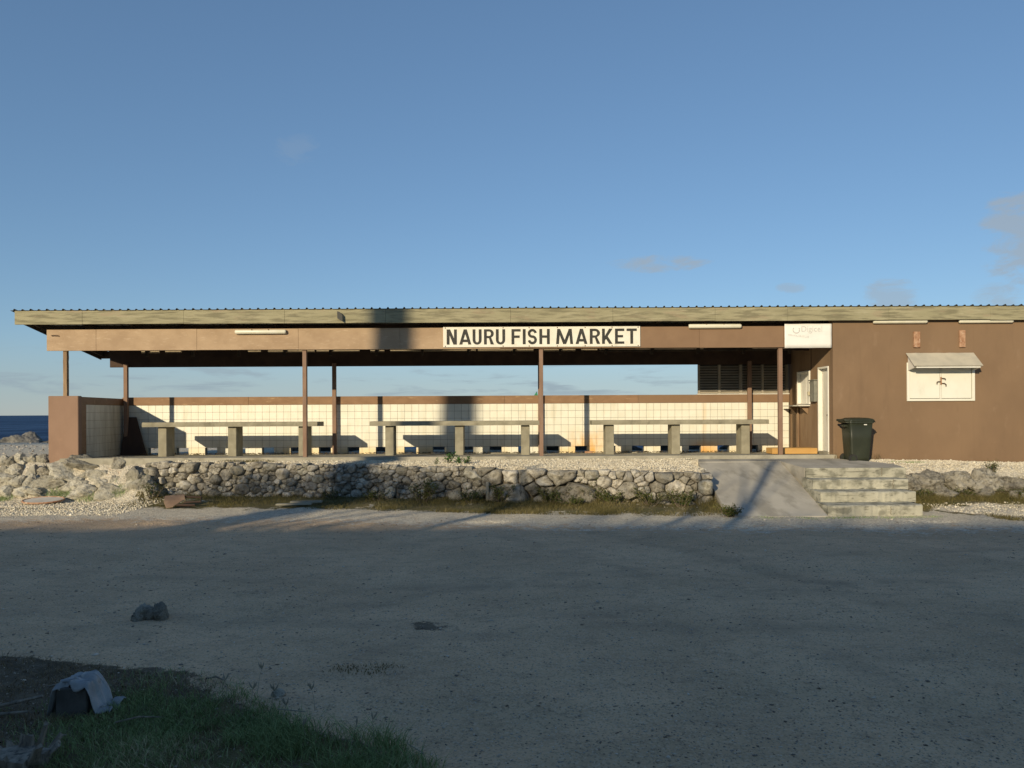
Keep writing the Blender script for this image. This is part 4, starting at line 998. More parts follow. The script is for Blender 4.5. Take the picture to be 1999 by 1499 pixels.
# shore rocks
SH = ['', 'low grey shore rock left of the tallest one', 'dark grey shore rock just right of the tallest one', 'second dark shore rock right of the tallest one', 'small rock in front of the low one left of the tallest', 'small flat pale rock in front of the tallest shore rock', 'stone on the flat below the dark shore rocks', 'stone on the flat nearest the end pier by the shore', 'leftmost grey shore rock at the picture edge', 'shore rock hidden close behind the end pier', 'shore rock behind the end wall', 'nearer rock seen through the leftmost drain hole', 'rock seen through the second drain hole', 'farther rock seen through the leftmost drain hole']
for i, (x, y, z, a, b, c_) in enumerate(((-22.9,36.2,.45,.95,.9,.72),(-24.3,36.6,.4,.8,.7,.45),(-21.9,36.5,.25,1.0,.8,.55),(-20.9,36.3,.2,.8,.7,.42),(-23.7,35.2,.3,.55,.5,.32),(-22.2,35.4,.35,.35,.3,.18),(-21.2,34.9,.4,.5,.4,.3),(-20.3,34.6,.42,.45,.4,.28),(-25.5,36,.3,1,.8,.5),(-19.6,36,.2,.8,.7,.4),(-18.6,35.5,.25,.6,.6,.35),(-8.3,25.5,.3,.5,.4,.3),(-7.2,24.6,.2,.5,.4,.35),(-9.0,27,.4,.5,.4,.3))):
    rock('shore_rock', 'searock', i+4, (x, y, z), (a, b, c_), ('tallest grey shore rock beside the sea at the far left' if i == 0 else
         SH[i]), 'rock', 'rocks along the shore')
for i, x in enumerate(np.arange(-6, 10, 1.15)):
    rock('shore_rock', 'searock', i, (x, 22.6+.3*math.sin(i*2.1), .62+.05*math.sin(i*1.3)), (.8,.5,.42+.07*math.sin(i*1.7+1)), 'dark shore rock seen through the drain holes behind the tiled wall', 'rock', 'rocks behind the market')
# odd stones
rock('rounded_stone', 'dullrock', 1, (-3.46, 7.2, .05), (.13,.12,.095), 'dark rounded stone lying on the shaded lot at left', 'stone')
rock('jagged_stone', 'dullrock', 4, (-3.30, 7.18, .06), (.085,.09,.125), 'dark jagged stone standing against the rounded one on the lot', 'stone')
rock('pale_stone', 'coral', 3, (-1.59, 5.2, .02), (.055,.05,.04), 'small pale stone at the edge of the foreground grass', 'stone')
rock('pale_stone', 'coral', 5, (-.78, 16.02, .60), (.24,.12,.10), 'smooth white slab of coral jutting from the stone wall below the weeds', 'stone', rot=(.2,.35,.1))
rock('pale_stone', 'coral', 6, (-1.17, 16.05, .16), (.17,.14,.15), 'whitish stone at the foot of the wall between two bushes', 'stone')
rock('tan_stone', 'coral', 2, (-2.65, 16.5, .14), (.16,.12,.10), 'pale stone in the grass at the wall foot left of the bush', 'stone')

# ================================================================== LOOSE STUFF ON THE GROUND
def scatter_pebbles(name, X, Y, size, flat, mat, kind='stuff', zoff=.2):
    n = len(X); Z = H(X, Y)
    oct_ = np.array([(1,0,0),(.3,.9,0),(-.7,.6,0),(-.9,-.4,0),(.1,-1,0),(.2,.1,1.0),(0,-.1,-.8)])
    fc = np.array([(0,1,5),(1,2,5),(2,3,5),(3,4,5),(4,0,5),(1,0,6),(2,1,6),(3,2,6),(4,3,6),(0,4,6)])
    V = np.repeat(oct_[None], n, 0)*(1+RNG.uniform(-.3,.3,(n,7,3)))
    a = RNG.uniform(0, 6.28, n); ca, sa = np.cos(a)[:,None], np.sin(a)[:,None]
    st = RNG.uniform(.6, 1.3, (n,1))
    x = V[:,:,0]*size[:,None]*st; y = V[:,:,1]*size[:,None]/st; z = V[:,:,2]*size[:,None]*flat[:,None]
    W = np.stack([x*ca-y*sa+X[:,None], x*sa+y*ca+Y[:,None], z+Z[:,None]+(size*flat*zoff)[:,None]], 2).reshape(-1,3)
    F = (fc[None]+7*np.arange(n)[:,None,None]).reshape(-1,3)
    me = np_mesh(name, W, F); fattr(me, 'rnd', np.repeat(RNG.random(n), 7))
    o = link(name, me, mat); o['kind'] = kind; return o
def persp(n, y0, y1, p=1.0):
    """more per square metre near the camera"""
    u = RNG.random(n)**p; y = y0*(y1/y0)**u; x = RNG.uniform(-.74, .74, n)*y; return x, y
X, Y = persp(26000, 3.6, 15.0); sz = np.exp(RNG.normal(-5.05, .42, len(X)))*(.55+.10*Y**.8*.5)
o = scatter_pebbles('pebbles', X, Y, sz, RNG.uniform(.35,.8,len(X)), M['pebble']); tag(o, 'small loose stones scattered over the lot', 'pebbles')
X, Y = persp(6500, 3.6, 14.0, .85); cl_ = vnoise(X, Y, .8, 21)+.35*vnoise(X, Y, 2.7, 22); kp = cl_ > RNG.uniform(.35, 1.15, len(X)); X, Y = X[kp], Y[kp]
sz = np.minimum(np.exp(RNG.normal(-4.9, .5, len(X))), .017)*(.6+.06*Y)
o = scatter_pebbles('dark_flakes', X, Y, sz, RNG.uniform(.12,.4,len(X)), M['flint']); tag(o, 'dark chips and leaf bits lying over the lot', 'litter')
# gravel grains on the terrace and along the foot
Xg = RNG.uniform(-8.2, 4.2, 26000); Yg = RNG.uniform(15.4, 17.75, 26000); kp = Yg > yw(Xg)+.05; Xg, Yg = Xg[kp], Yg[kp]
Xr = RNG.uniform(8.0, 13.0, 9000); Yr = RNG.uniform(16.5, 17.93, 9000)
Xl = RNG.uniform(-12.5, -7.6, 7000); Yl = RNG.uniform(14.6, 17.1, 7000)
Xc = RNG.uniform(7.95, 12, 2600); Yc = RNG.uniform(13.4, 15.3, 2600); kp = (Yc-np.interp(Xc,[8,9,13],[15.2,13.5,12.6])) > RNG.normal(.15,.2,len(Xc)); Xc, Yc = Xc[kp], Yc[kp]
X = np.concatenate([Xg, Xr, Xl, Xc]); Y = np.concatenate([Yg, Yr, Yl, Yc]); sz = np.exp(RNG.normal(-4.45, .32, len(X)))
o = scatter_pebbles('gravel_grains', X, Y, sz, RNG.uniform(.6,1,len(X)), M['gravelgrain'], zoff=.35); tag(o, 'pale crushed coral gravel on the terrace and verge', 'gravel')
n = 1500; X = RNG.uniform(-27, -11.2, n); Y = RNG.uniform(18.3, 35, n); sz = np.exp(RNG.normal(-3.7, .5, n))
o = scatter_pebbles('rubble', X, Y, sz, RNG.uniform(.4,.8,n), M['pebble'], zoff=.3); tag(o, 'pale coral rubble strewn over the shore flat at far left', 'rubble')
# litter on the hall floor along the back wall
n = 1500; X = RNG.uniform(-10, 7.2, n); Y = 20.66-np.abs(RNG.normal(0, .16, n)); Y = np.clip(Y, 18.5, 20.66)
V = []; F = []; rn = []
for i in range(n):
    s = random.uniform(.012,.05); a = random.uniform(0,3.14); z = floor_z(Y[i])+.004+random.random()*.03
    c_, d_ = math.cos(a)*s, math.sin(a)*s; k = random.uniform(.2,.6)
    V += [(X[i]-c_, Y[i]-d_, z),(X[i]+d_*k, Y[i]-c_*k, z+.012),(X[i]+c_, Y[i]+d_, z+.006),(X[i]-d_*k, Y[i]+c_*k, z+.02)]; F.append((4*i,4*i+1,4*i+2,4*i+3)); rn += [random.random()]*4
me = np_mesh('floor_litter', V, F); fattr(me, 'rnd', rn); o = link('floor_litter', me, M['straw']); o['kind'] = 'stuff'; tag(o, 'dry leaves and scraps along the foot of the tiled wall', 'litter')

# ---- grasses
def blades(name, X, Y, h, wd, lean, mat, label, segs=3, zf=None, kind='stuff', curl=1.0):
    n = len(X); Z = H(X, Y) if zf is None else zf
    a = RNG.uniform(0, 6.28, n); b = RNG.uniform(0, 6.28, n); ln = lean*RNG.uniform(.2, 1.2, n)*h
    V = np.zeros((n, 2*segs+1, 3))
    for j in range(segs+1):
        t_ = j/segs; off = (t_**1.8)*ln*curl; ww = wd*(1-t_)**.7*.5
        cx = X+np.cos(a)*off; cy = Y+np.sin(a)*off; cz = Z+h*(t_-.18*lean*t_*t_)
        if j < segs:
            V[:,2*j] = np.c_[cx-np.cos(b)*ww, cy-np.sin(b)*ww, cz]; V[:,2*j+1] = np.c_[cx+np.cos(b)*ww, cy+np.sin(b)*ww, cz]
        else: V[:,2*segs] = np.c_[cx, cy, cz]
    F = []
    for j in range(segs-1): F += [(2*j,2*j+1,2*j+3),(2*j,2*j+3,2*j+2)]
    F.append((2*segs-2,2*segs-1,2*segs)); F = np.array(F)
    F = (F[None]+(2*segs+1)*np.arange(n)[:,None,None]).reshape(-1,3)
    me = np_mesh(name, V.reshape(-1,3), F)
    r_ = np.clip(RNG.random(n)*.75+.5*(vnoise(X, Y, 2.5, 31)-.3), 0, 1); fattr(me, 'rnd', np.repeat(r_, 2*segs+1))
    o = link(name, me, mat); o['kind'] = kind; return tag(o, label, 'grass')
# foreground lawn, longer at its right-hand lobe
X = RNG.uniform(-3.6, -.2, 90000); Y = RNG.uniform(3.7, 5.8, 90000)
den = sstep(.16, -.22, X-fgb(Y)-.28*(vnoise(X,Y,3.1,41)-.5))*sstep(-3.0, -1.75, X+.55*(Y-4.6)+.8*(vnoise(X,Y,2.2,42)-.5))*(.12+.88*sstep(.2,.75,vnoise(X,Y,4.3,43)))
den *= 1-.85*sstep(5.05, 5.45, Y+.4*(vnoise(X,Y,3,44)-.5))
kp = RNG.random(len(X)) < den*.95; X, Y = X[kp], Y[kp]
lob = np.exp(-(((X+.85)/.42)**2+((Y-4.5)/.30)**2))
h = RNG.uniform(.03,.085,len(X))*(1+1.25*lob)*(.7+.6*vnoise(X,Y,3.3,45))
blades('lawn_grass', X, Y, h, RNG.uniform(.003,.006,len(X)), 1.1, M['grass'], 'lush green grass growing in the shaded foreground corner', 4)
X = RNG.uniform(-4.3, -.8, 42000); Y = RNG.uniform(3.8, 6.3, 42000)
kp = RNG.random(len(X)) < sstep(.1, -.3, X-fgb(Y))*(.15+.6*vnoise(X,Y,3.7,51))*(.25+.75*sstep(-.9, -2.1, X+.25*(5.2-Y))); X, Y = X[kp], Y[kp]
blades('brown_thatch', X, Y, RNG.uniform(.02,.06,len(X)), RNG.uniform(.003,.006,len(X)), 1.9, M['straw'], 'dry brown matted grass at the left edge of the foreground', 3)
# wall-foot grass
X = RNG.uniform(-8.2, 4.15, 60000); yf = np.interp(X, [-8.3,-7.5,-3.3,-.5,2,4.2], [16.3,16.05,15.25,14.5,14.2,14.05])
Y = yf+(yw(X)-yf+.02)*RNG.random(len(X)); dn = sstep(.15,.8,vnoise(X,Y,1.7,61)); dn *= .45+.55*sstep(-2.5,-.5,X); kp = RNG.random(len(X)) < dn; X, Y = X[kp], Y[kp]
tall = sstep(-.2, 1.6, X)*sstep(.7, .1, yw(X)-Y)
h = RNG.uniform(.03,.09,len(X))*(1+2.3*tall*vnoise(X,Y,1.4,62)+.6*vnoise(X,Y,2.2,63))
blades('verge_grass', X, Y, h, RNG.uniform(.005,.009,len(X)), 1.0, M['drygrass'], 'dry olive grass growing along the foot of the stone wall', 3)
# tufts among the left rocks, right bank and terrace
def tufts(pts, n, sp, hh, name, mat, label):
    X = np.concatenate([RNG.normal(px, sp, n) for px, _ in pts]); Y = np.concatenate([RNG.normal(py, sp*.6, n) for _, py in pts])
    return blades(name, X, Y, RNG.uniform(.5,1.1,len(X))*hh, RNG.uniform(.005,.009,len(X)), 1.0, mat, label, 3)
tufts([(-10.25,17.12),(-10.05,17.1),(-9.75,17.05),(-11.3,17.05),(-8.75,17.05),(-8.35,17.2),(-8.15,17.3),(-7.95,17.3),(-9.3,16.9)], 190, .11, .15, 'rock_grass', M['grass'], 'green grass tufts growing among the pale boulders at left')
X = RNG.uniform(7.9, 13, 80000); Y = RNG.uniform(12.4, 16.3, 80000); rl_ = np.interp(X, [8,9,13], [15.2,13.5,12.6])
dn = np.maximum(.9*np.exp(-((Y-rl_+.15)/.3)**2), .95*np.exp(-((Y-15.7)/.45)**2)*sstep(7.9,8.2,X))*sstep(.2,.6,vnoise(X,Y,2.1,71)); kp = RNG.random(len(X)) < dn; X, Y = X[kp], Y[kp]
blades('bank_grass', X, Y, RNG.uniform(.04,.15,len(X))*(.6+.8*(Y>15.3)), RNG.uniform(.005,.009,len(X)), 1.1, M['drygrass'], 'patchy green grass on the bank and verge right of the steps', 3)
tufts([(-6.5,17.6),(-6.2,17.62),(-5.9,17.6),(-5.6,17.62),(-6.05,17.55)], 120, .12, .06, 'terrace_weeds', M['drygrass'], 'low creeping weeds on the gravel in front of the first table')
tufts([(8.62,17.15),(8.85,17.1),(9.05,17.1)], 160, .09, .05, 'gravel_grass', M['grass'], 'small green grass patch on the gravel right of the bin')
tufts([(7.45,17.75),(8.35,17.85),(8.5,17.86)], 30, .05, .22, 'bin_weeds', M['straw'], 'dry straw weeds at the wall beside the bin')
tufts([(-1.15,5.73),(-1.3,5.7),(-.95,5.76),(-1.05,5.62)], 60, .07, .025, 'lot_tuft', M['drygrass'], 'small grass tuft in the middle of the shaded lot')
tufts([(5.85,13.9),(6.1,13.92),(6.4,13.9),(6.8,13.9),(7.2,13.92),(7.6,13.95),(5.3,13.85),(4.6,13.85)], 110, .12, .03, 'kerb_weeds', M['grass'], 'thin line of weeds along the foot of the ramp and steps')

# seed heads above the lawn
STK = ['stout single seed head in front of the long right-hand grass', 'pale seed stalk at the upper edge of the lawn right of centre', 'pale seed stalk left of centre at the upper lawn edge', 'second pale seed stalk left of centre at the upper lawn edge', 'seed stalk in the middle of the lawn', 'leftmost seed stalk at the upper lawn edge', 'low seed stalk in the lower middle of the lawn', 'rightmost seed stalk in the long grass', 'farthest seed stalk standing against the bare lot']
for i, (x, y, h) in enumerate(((-.93,4.36,.17),(-1.28,4.95,.14),(-1.55,4.9,.16),(-1.7,4.95,.15),(-1.42,4.7,.15),(-1.9,5.1,.15),(-1.2,4.45,.12),(-.82,4.5,.16),(-1.75,5.25,.17))):
    z = float(H(x, y)); mb = MB(); dx = random.uniform(-.04,.04)
    mb.tube([(x,y,z),(x+dx*.4,y,z+h*.6),(x+dx,y-.01,z+h)], [.0018,.0016,.0012], 5)
    t_ = thing('grass_stalk', STK[i], 'grass', (x, y, z), 'seed heads in the foreground grass')
    part('stem', mb, M['plank'], t_)
    hd = MB()
    for k in range(3 if i != 0 else 1):
        a = random.uniform(-.6,.6) if i else .1
        hd.tube([(x+dx,y-.01,z+h),(x+dx+a*.03,y-.01,z+h+.025),(x+dx+a*.05,y-.012,z+h+.05)], [.002,.006,.001], 6)
    part('seed_head', hd, M['plank'], t_)

# ---- leafy plants
def leafy(name, label, cat, base, n, spread, h, lsize, mat, stemmat, stems=5, group=None, seed=0, droop=.4, asp=.5):
    r = random.Random(seed); x0, y0, z0 = base
    t_ = thing(name, label, cat, base, group); st = MB(); V = []; F = []; rn = []
    tips = []
    for s in range(stems):
        a = r.uniform(0, 6.28); d = spread*r.uniform(.25, 1); hh = h*r.uniform(.5, 1)
        tip = Vector((x0+math.cos(a)*d, y0+math.sin(a)*d*.7, z0+hh)); b0 = Vector((x0+math.cos(a)*d*.25, y0+math.sin(a)*d*.2, z0-.02))
        mid = b0.lerp(tip, .55)+Vector((0,0,hh*.12)); st.tube([b0, mid, tip], [.008,.006,.003], 6); tips.append((b0, mid, tip))
    for i in range(n):
        b0, mid, tip = r.choice(tips); u = r.uniform(.25, 1.05)
        c_ = (b0.lerp(mid, u/.55) if u < .55 else mid.lerp(tip, (u-.55)/.45))+Vector((r.gauss(0,.3), r.gauss(0,.3), r.gauss(0,.25)))*lsize*1.4
        d = Vector((r.gauss(0,1), r.gauss(0,1)-.2, r.uniform(-droop, .9))).normalized(); sd = d.cross(Vector((r.gauss(0,.5), r.gauss(0,.5), 1))).normalized()
        l = lsize*r.uniform(.6,1.2); w_ = l*asp; k = len(V); up = d.cross(sd)*l*.12
        V += [c_, c_+d*l*.45+sd*w_*.5+up, c_+d*l+up*-.5, c_+d*l*.45-sd*w_*.5+up, c_+d*l*.5]
        F += [(k,k+1,k+4),(k+1,k+2,k+4),(k+2,k+3,k+4),(k+3,k,k+4)]; rn += [r.random()]*5
    part('stems', st, M[stemmat], t_)
    me = np_mesh('foliage', [tuple(v) for v in V], F); fattr(me, 'rnd', rn)
    o = link('foliage', me, M[mat], t_, -wloc(t_)); return t_
zt_ = lambda x, y: float(H(x, y))
leafy('weed_plant', 'bright green upright weed on the gravel edge in front of the middle table', 'plant', (-1.40, 16.95, zt_(-1.40,16.95)), 110, .13, .24, .07, 'weed', 'rock_grass' if 0 else 'bark', 5, 'weeds on the terrace', 1, .2, .5)
leafy('weed_plant', 'low bright green weed just right of the taller one on the gravel edge', 'plant', (-1.10, 16.85, zt_(-1.10,16.85)), 130, .19, .17, .07, 'weed', 'bark', 6, 'weeds on the terrace', 2, .3, .5)
leafy('weed_plant', 'thin small green weed left of the taller ones on the gravel edge', 'plant', (-1.66, 16.92, zt_(-1.66,16.92)), 28, .05, .15, .06, 'weed', 'bark', 2, 'weeds on the terrace', 3, .2, .5)
for i, (x, y, n, sp, h, lab) in enumerate(((-1.88,15.95,900,.42,.46,'tallest wispy green bush against the stone wall left of the stake'),
        (-.25,15.62,700,.34,.36,'yellowish green bush at the wall foot right of the stake'), (-.85,15.72,520,.3,.26,'low bush at the wall foot left of the stake'),
        (-2.9,16.3,420,.36,.22,'low dark bush at the wall foot below the first shaded stones'), (3.93,13.95,700,.26,.22,'small round green bush at the lower left corner of the ramp'),
        (2.0,15.3,900,.55,.26,'wide dry bush along the wall foot left of the ramp'), (3.3,15.0,800,.42,.30,'dark shaded bush in the corner between wall and ramp'), (-7.95,16.95,420,.3,.36,'dark grass-like bush between the boulders and the stone wall'),
        (1.5,15.5,500,.45,.5,'sparse brown vine climbing the middle of the stone wall'))):
    leafy('bush', lab, 'bush', (x, y, zt_(x,y)), n, sp, h, .055 if i != 8 else .04, 'bush', 'bark', 16, 'bushes along the wall foot', 20+i, .5, .35)

for i, (x, y, n, sp, h, lab) in enumerate(((.75,15.5,800,.45,.30,'olive bush at the wall foot below the biggest crusted stones'),(2.75,15.15,900,.5,.34,'olive bush along the wall foot between the vine and the ramp corner'),
        (-3.9,16.55,260,.25,.2,'small green tuft-like bush at the wall foot beside the planks'),(1.25,15.25,600,.4,.2,'low spreading bush in front of the wide dry bush'))):
    leafy('bush', lab, 'bush', (x, y, zt_(x,y)), n, sp, h, .05, 'bush', 'bark', 16, 'bushes along the wall foot', 80+i, .5, .35)
for i, (x, y, n, sp, h, lab) in enumerate(((8.45,15.75,420,.3,.22,'dry bush at the bank foot closest to the concrete steps'),(9.3,15.85,420,.36,.24,'dry bush in the middle of the rocky bank right of the steps'),
        (10.4,15.75,480,.42,.26,'green bush at the right end of the rocky bank'),(10.2,16.35,300,.3,.3,'small green bush on top of the rocky bank at right'))):
    leafy('bush', lab, 'bush', (x, y, zt_(x,y)), n, sp, h, .05, 'bush', 'bark', 14, 'bushes on the right bank', 50+i, .5, .35)
# ---- debris
mb = MB(); n = 26; ring = [( -10.15+.42*math.cos(6.283*k/n), 16.62+.30*math.sin(6.283*k/n)) for k in range(n)]
dz = zt_(-10.15,16.6)
dc = thing('metal_disc', 'flat pale disc with a rusty rim lying on the gravel below the boulders', 'disc', (-10.15, 16.62, dz))
part('plate', MB().loft([[(x,y,dz+.02+(y-16.32)*.12) for x,y in ring],[(x,y,dz+.04+(y-16.32)*.12) for x,y in ring]]), M['disc'], dc)
part('rim', MB().tube([(x,y,dz+.035+(y-16.32)*.12) for x,y in ring]+[(ring[0][0],ring[0][1],dz+.035+(ring[0][1]-16.32)*.12)], .02, 6), M['rust'], dc)
sc = thing('broken_panel', 'broken brown sheet lying folded at the foot of the stone wall', 'panel', (-6.9, 15.95, 0))
part('sheet', MB().hexa([(-7.30,16.12,.20),(-6.88,16.10,.24),(-6.80,15.93,.14),(-7.22,15.92,.11),(-7.30,16.13,.215),(-6.88,16.11,.255),(-6.80,15.94,.155),(-7.22,15.93,.125)]), M['card'], sc)
part('sheet', MB().hexa([(-7.22,15.90,.115),(-6.82,15.90,.145),(-6.95,15.72,.03),(-7.08,15.70,.01),(-7.22,15.905,.13),(-6.82,15.905,.16),(-6.95,15.725,.045),(-7.08,15.705,.025)]), M['card'], sc)
part('frame', MB().tube([(-6.86,16.1,.20),(-6.5,16.05,.19),(-6.45,15.9,.12),(-6.8,15.9,.1)], .02, 6).tube([(-6.9,15.8,.06),(-6.55,15.85,.05)], .025, 6), M['dark_wood'], sc)
for i, (x0, x1, y, z, a, lab) in enumerate(((-4.62,-3.98,15.95,.09,.05,'upper weathered plank of the pair lying in the verge grass'), (-4.85,-4.15,15.72,.07,.10,'lower splintered plank of the pair lying in the verge grass'))):
    zz_ = zt_(x0, y)+z-.02
    solo('plank', MB().hexa([(x0,y,zz_),(x1,y+a,zz_),(x1,y+a+.12,zz_),(x0,y+.12,zz_),(x0,y,zz_+.03),(x1,y+a,zz_+.035),(x1,y+a+.12,zz_+.035),(x0,y+.12,zz_+.03)]), M['plank'], lab, 'plank', 'planks in the verge')
solo('stake', MB().box(-.545,-.485,15.78,15.84,-.05,.50,.01), M['plank'], 'short grey stake standing against the stone wall among bushes', 'stake')
# cinder block under a plastic sheet
bxk, byk = -2.80, 4.86
cb = tag(link('cinder_block', MB().box(bxk-.10, bxk+.10, byk, byk+.19, .0, .19, .006).mesh('cinder_block'), M['cinder']), 'black block half covered by plastic in the foreground left corner', 'block')
mb = MB(); V = []; nu, nv = 30, 26
for j in range(nv+1):
    for i in range(nu+1):
        u = i/nu; v = j/nv; x = bxk-.155+.40*u; y = byk-.012+.22*v
        d = abs(x-bxk-.0); top = .205+.028*math.exp(-((x-bxk-.02)/.09)**2)
        z = top if d < .095 else max(.012, top-(d-.095)*(3.4 if x < bxk else 2.4))
        if v < .12 and d < .09: z -= (.12-v)*(.30+.30*mnoise.noise((u*9, 2, 5)))
        if x > bxk+.17: z = max(z, .035+.03*math.sin(v*9))
        ed = .05*mnoise.noise((u*5, 0, 4))*(1-v) 
        V.append((x+.03*mnoise.noise((u*6, v*6, 1)), y+ed+.02*mnoise.noise((u*8, v*5, 3)), max(.006, z+.020*mnoise.noise((u*7, v*7, 7))+.012*mnoise.noise((u*17, v*17, 2)))))
mb.add(V, [(j*(nu+1)+i, j*(nu+1)+i+1, (j+1)*(nu+1)+i+1, (j+1)*(nu+1)+i) for j in range(nv) for i in range(nu)])
o = solo('plastic_sheet', mb, M['plastic'], 'crumpled grey plastic draped over the black block in the foreground', 'plastic', None, True)
md = o.modifiers.new('s', 'SOLIDIFY'); md.thickness = .003
for q_ in (0,):
    X_ = RNG.normal(bxk, .16, 260); Y_ = RNG.normal(byk-.05, .035, 260)
    blades('block_grass', X_, Y_, RNG.uniform(.03,.09,260), RNG.uniform(.003,.006,260), 1.2, M['straw'], 'dry grass blades growing round the foot of the black block', 3)
# split stump
random.seed(77)
sp_ = thing('driftwood_stump', 'split weathered stump at the bottom left corner of the picture', 'stump', (-2.72, 4.18, 0))
for i in range(15):
    a = i/15*6.283+random.uniform(-.2,.2); r0 = random.uniform(.05,.10); r1 = r0+random.uniform(.02,.16); h = random.uniform(.05,.17)*(1.5 if i % 5 == 0 else .8)
    b0 = Vector((-2.72+math.cos(a)*r0*1.2, 4.2+math.sin(a)*r0, -.02)); b1 = Vector((-2.72+math.cos(a)*r1*1.3, 4.2+math.sin(a)*r1, h))
    tn = Vector((-math.sin(a), math.cos(a), 0)); w0 = random.uniform(.02,.045); ra = Vector((math.cos(a), math.sin(a), .1))*random.uniform(.012,.024)
    w1 = w0*random.uniform(.3,.8)
    part('splinter', MB().hexa([b0-tn*w0-ra, b0+tn*w0-ra, b0+tn*w0+ra, b0-tn*w0+ra, b1-tn*w1-ra*.5, b1+tn*w1-ra*.5+Vector((0,0,.02)), b1+tn*w1+ra*.5, b1-tn*w1+ra*.5]), M['driftwood'], sp_)
part('root_core', MB().loft([[(-2.72+(.15+.03*math.sin(k*2.3))*math.cos(6.283*k/14), 4.2+(.12+.02*math.sin(k*1.7))*math.sin(6.283*k/14), z*1.0+.012*math.sin(k*3.1)) for k in range(14)] for z in (-.02,.04,.07)]), M['driftwood'], sp_)
solo('stick', MB().tube([(-3.6,4.88,.03),(-3.3,4.93,.055),(-3.05,4.98,.10)], [.014,.013,.009], 8, True, .1), M['driftwood'], 'pale stick lying left of the block in the foreground', 'stick')
solo('stick', MB().tube([(-3.5,4.78,.02),(-3.25,4.84,.035),(-3.1,4.9,.03)], [.01,.012,.008], 8, True, .1), M['driftwood'], 'short grey twig just below the pale stick in the foreground', 'stick')
for i, (x0, y0, x1, y1, lab) in enumerate(((-3.25,5.35,-3.02,5.42,'thin twig on the brown thatch above the block'),(-2.45,4.72,-2.2,4.80,'thin pale twig right of the block under the plastic'),(-2.2,5.5,-2.05,5.46,'short twig at the upper left edge of the lawn'))):
    solo('stick', MB().tube([(x0,y0,.03),((x0+x1)/2,(y0+y1)/2+.01,.045),(x1,y1,.03)], [.006,.006,.004], 6, True, .1), M['driftwood'], lab, 'stick')
solo('straw', MB().tube([(-1.48,4.82,.07),(-1.30,4.80,.06)], .0035, 6), M['plank'], 'pale dry straw lying across the upper edge of the lawn', 'straw')
solo('straw', MB().tube([(-.60,4.33,.06),(-.50,4.27,.03)], .0025, 6), M['plank'], 'pale dry straw sticking out of the right tip of the lawn', 'straw')
for i, (x, y, w_, d_, h_, lab) in enumerate(((2.02,20.3,.10,.05,.05,'small brick on the hall floor between the middle and right tables'), (4.0-.85,20.35,.16,.05,.02,'thin board scrap on the hall floor behind the right table'), (-.35,20.35,.3,.06,.02,'pale timber offcut on the hall floor behind the middle table'))):
    solo('floor_scrap', MB().box(x-w_, x+w_, y-d_, y+d_, floor_z(y)+.004, floor_z(y)+.004+h_, .004), M['plank'] if i else M['rust'], lab, 'scrap')

# ================================================================== ACROSS THE ROAD (behind the camera): what shades the lot
hs = thing('house', 'plain four-storey rendered block across the road behind the viewer', 'building', (-20, -27, 0))
part('wall', MB().box(-48, 4, -32, -22, -.1, 11.75), M['house'], hs)
rf = part('roof', MB().prism([(-21.8,11.75),(-32.2,11.75),(-32.2,12.0),(-21.8,12.0)], 'x', -48.3, 4.3), M['tin'], hs)
for k in range(12):
    x = -45+k*4.2
    for z in (1.0, 3.9, 6.8, 9.6):
        w_ = part('window', box(x-.7, x+.7, -22.03, -21.98, z, z+1.3), M['white'], hs); part('pane', box(x-.62, x+.62, -22.04, -22.031, z+.08, z+1.22), M['glassd'], w_)
def tree(name, label, pts, rad, clumps, seed, limbs=(), leaf=.22, group=None):
    r = random.Random(seed); t_ = thing(name, label, 'tree', pts[0], group)
    mb = MB().tube(pts, rad, 14, True, .03)
    for (a, b, ra, rb_) in limbs:
        a, b = Vector(a), Vector(b); mid = a.lerp(b, .5)+Vector((0,0,.12*(b-a).length)); mb.tube([a, mid, b], [ra, (ra+rb_)/2, rb_], 8)
    part('trunk', mb, M['bark'], t_, True)
    V = []; F = []; rn = []
    for (cx, cy, cz, rx, ry, rz_, n) in clumps:
        for _ in range(n):
            while True:
                d = Vector((r.uniform(-1,1), r.uniform(-1,1), r.uniform(-1,1)))
                if d.length < 1: break
            c_ = Vector((cx+d.x*rx, cy+d.y*ry, cz+d.z*rz_)); a = Vector((r.gauss(0,1), r.gauss(0,1), r.gauss(0,1))).normalized(); b = a.orthogonal().normalized()*leaf*r.uniform(.3,.5); a = a*leaf*r.uniform(.7,1.3)
            k = len(V); V += [c_-a*.5, c_+b*.5, c_+a*.5, c_-b*.5]; F.append((k,k+1,k+2,k+3)); rn += [r.random()]*4
    if V:
        me = np_mesh('crown', [tuple(v) for v in V], F); fattr(me, 'rnd', rn); link('crown', me, M['treeleaf'], t_, -wloc(t_))
    return t_
k_ = SUN/SUN.y
def back(X, Y, Z, y): return X-(Y-y)*k_.x, y, Z-(Y-y)*k_.z       # follow the sun ray from a shaded point back to depth y
# thick straight trunk whose shade crosses the front
y_ = -15.0
tx, _, tz = back(-2.76, 18.0, 3.7, y_); 
tree('tall_tree', 'tall thick-trunked tree behind the house across the road', [(tx-.35,y_,-.1),(tx-.2,y_,tz-5),(tx-.02,y_,tz-.5),(tx+.02,y_,tz+.6),(tx+.06,y_,tz+4)], [.62,.48,.435,.43,.40],
     [(tx,y_,tz+6.5,4,4,2.6,3000)], 1, [((tx,y_,tz+3.8),(tx-2.5,y_,tz+6),.25,.08),((tx,y_,tz+3.8),(tx+2.5,y_+1,tz+6.2),.25,.08)], .3)
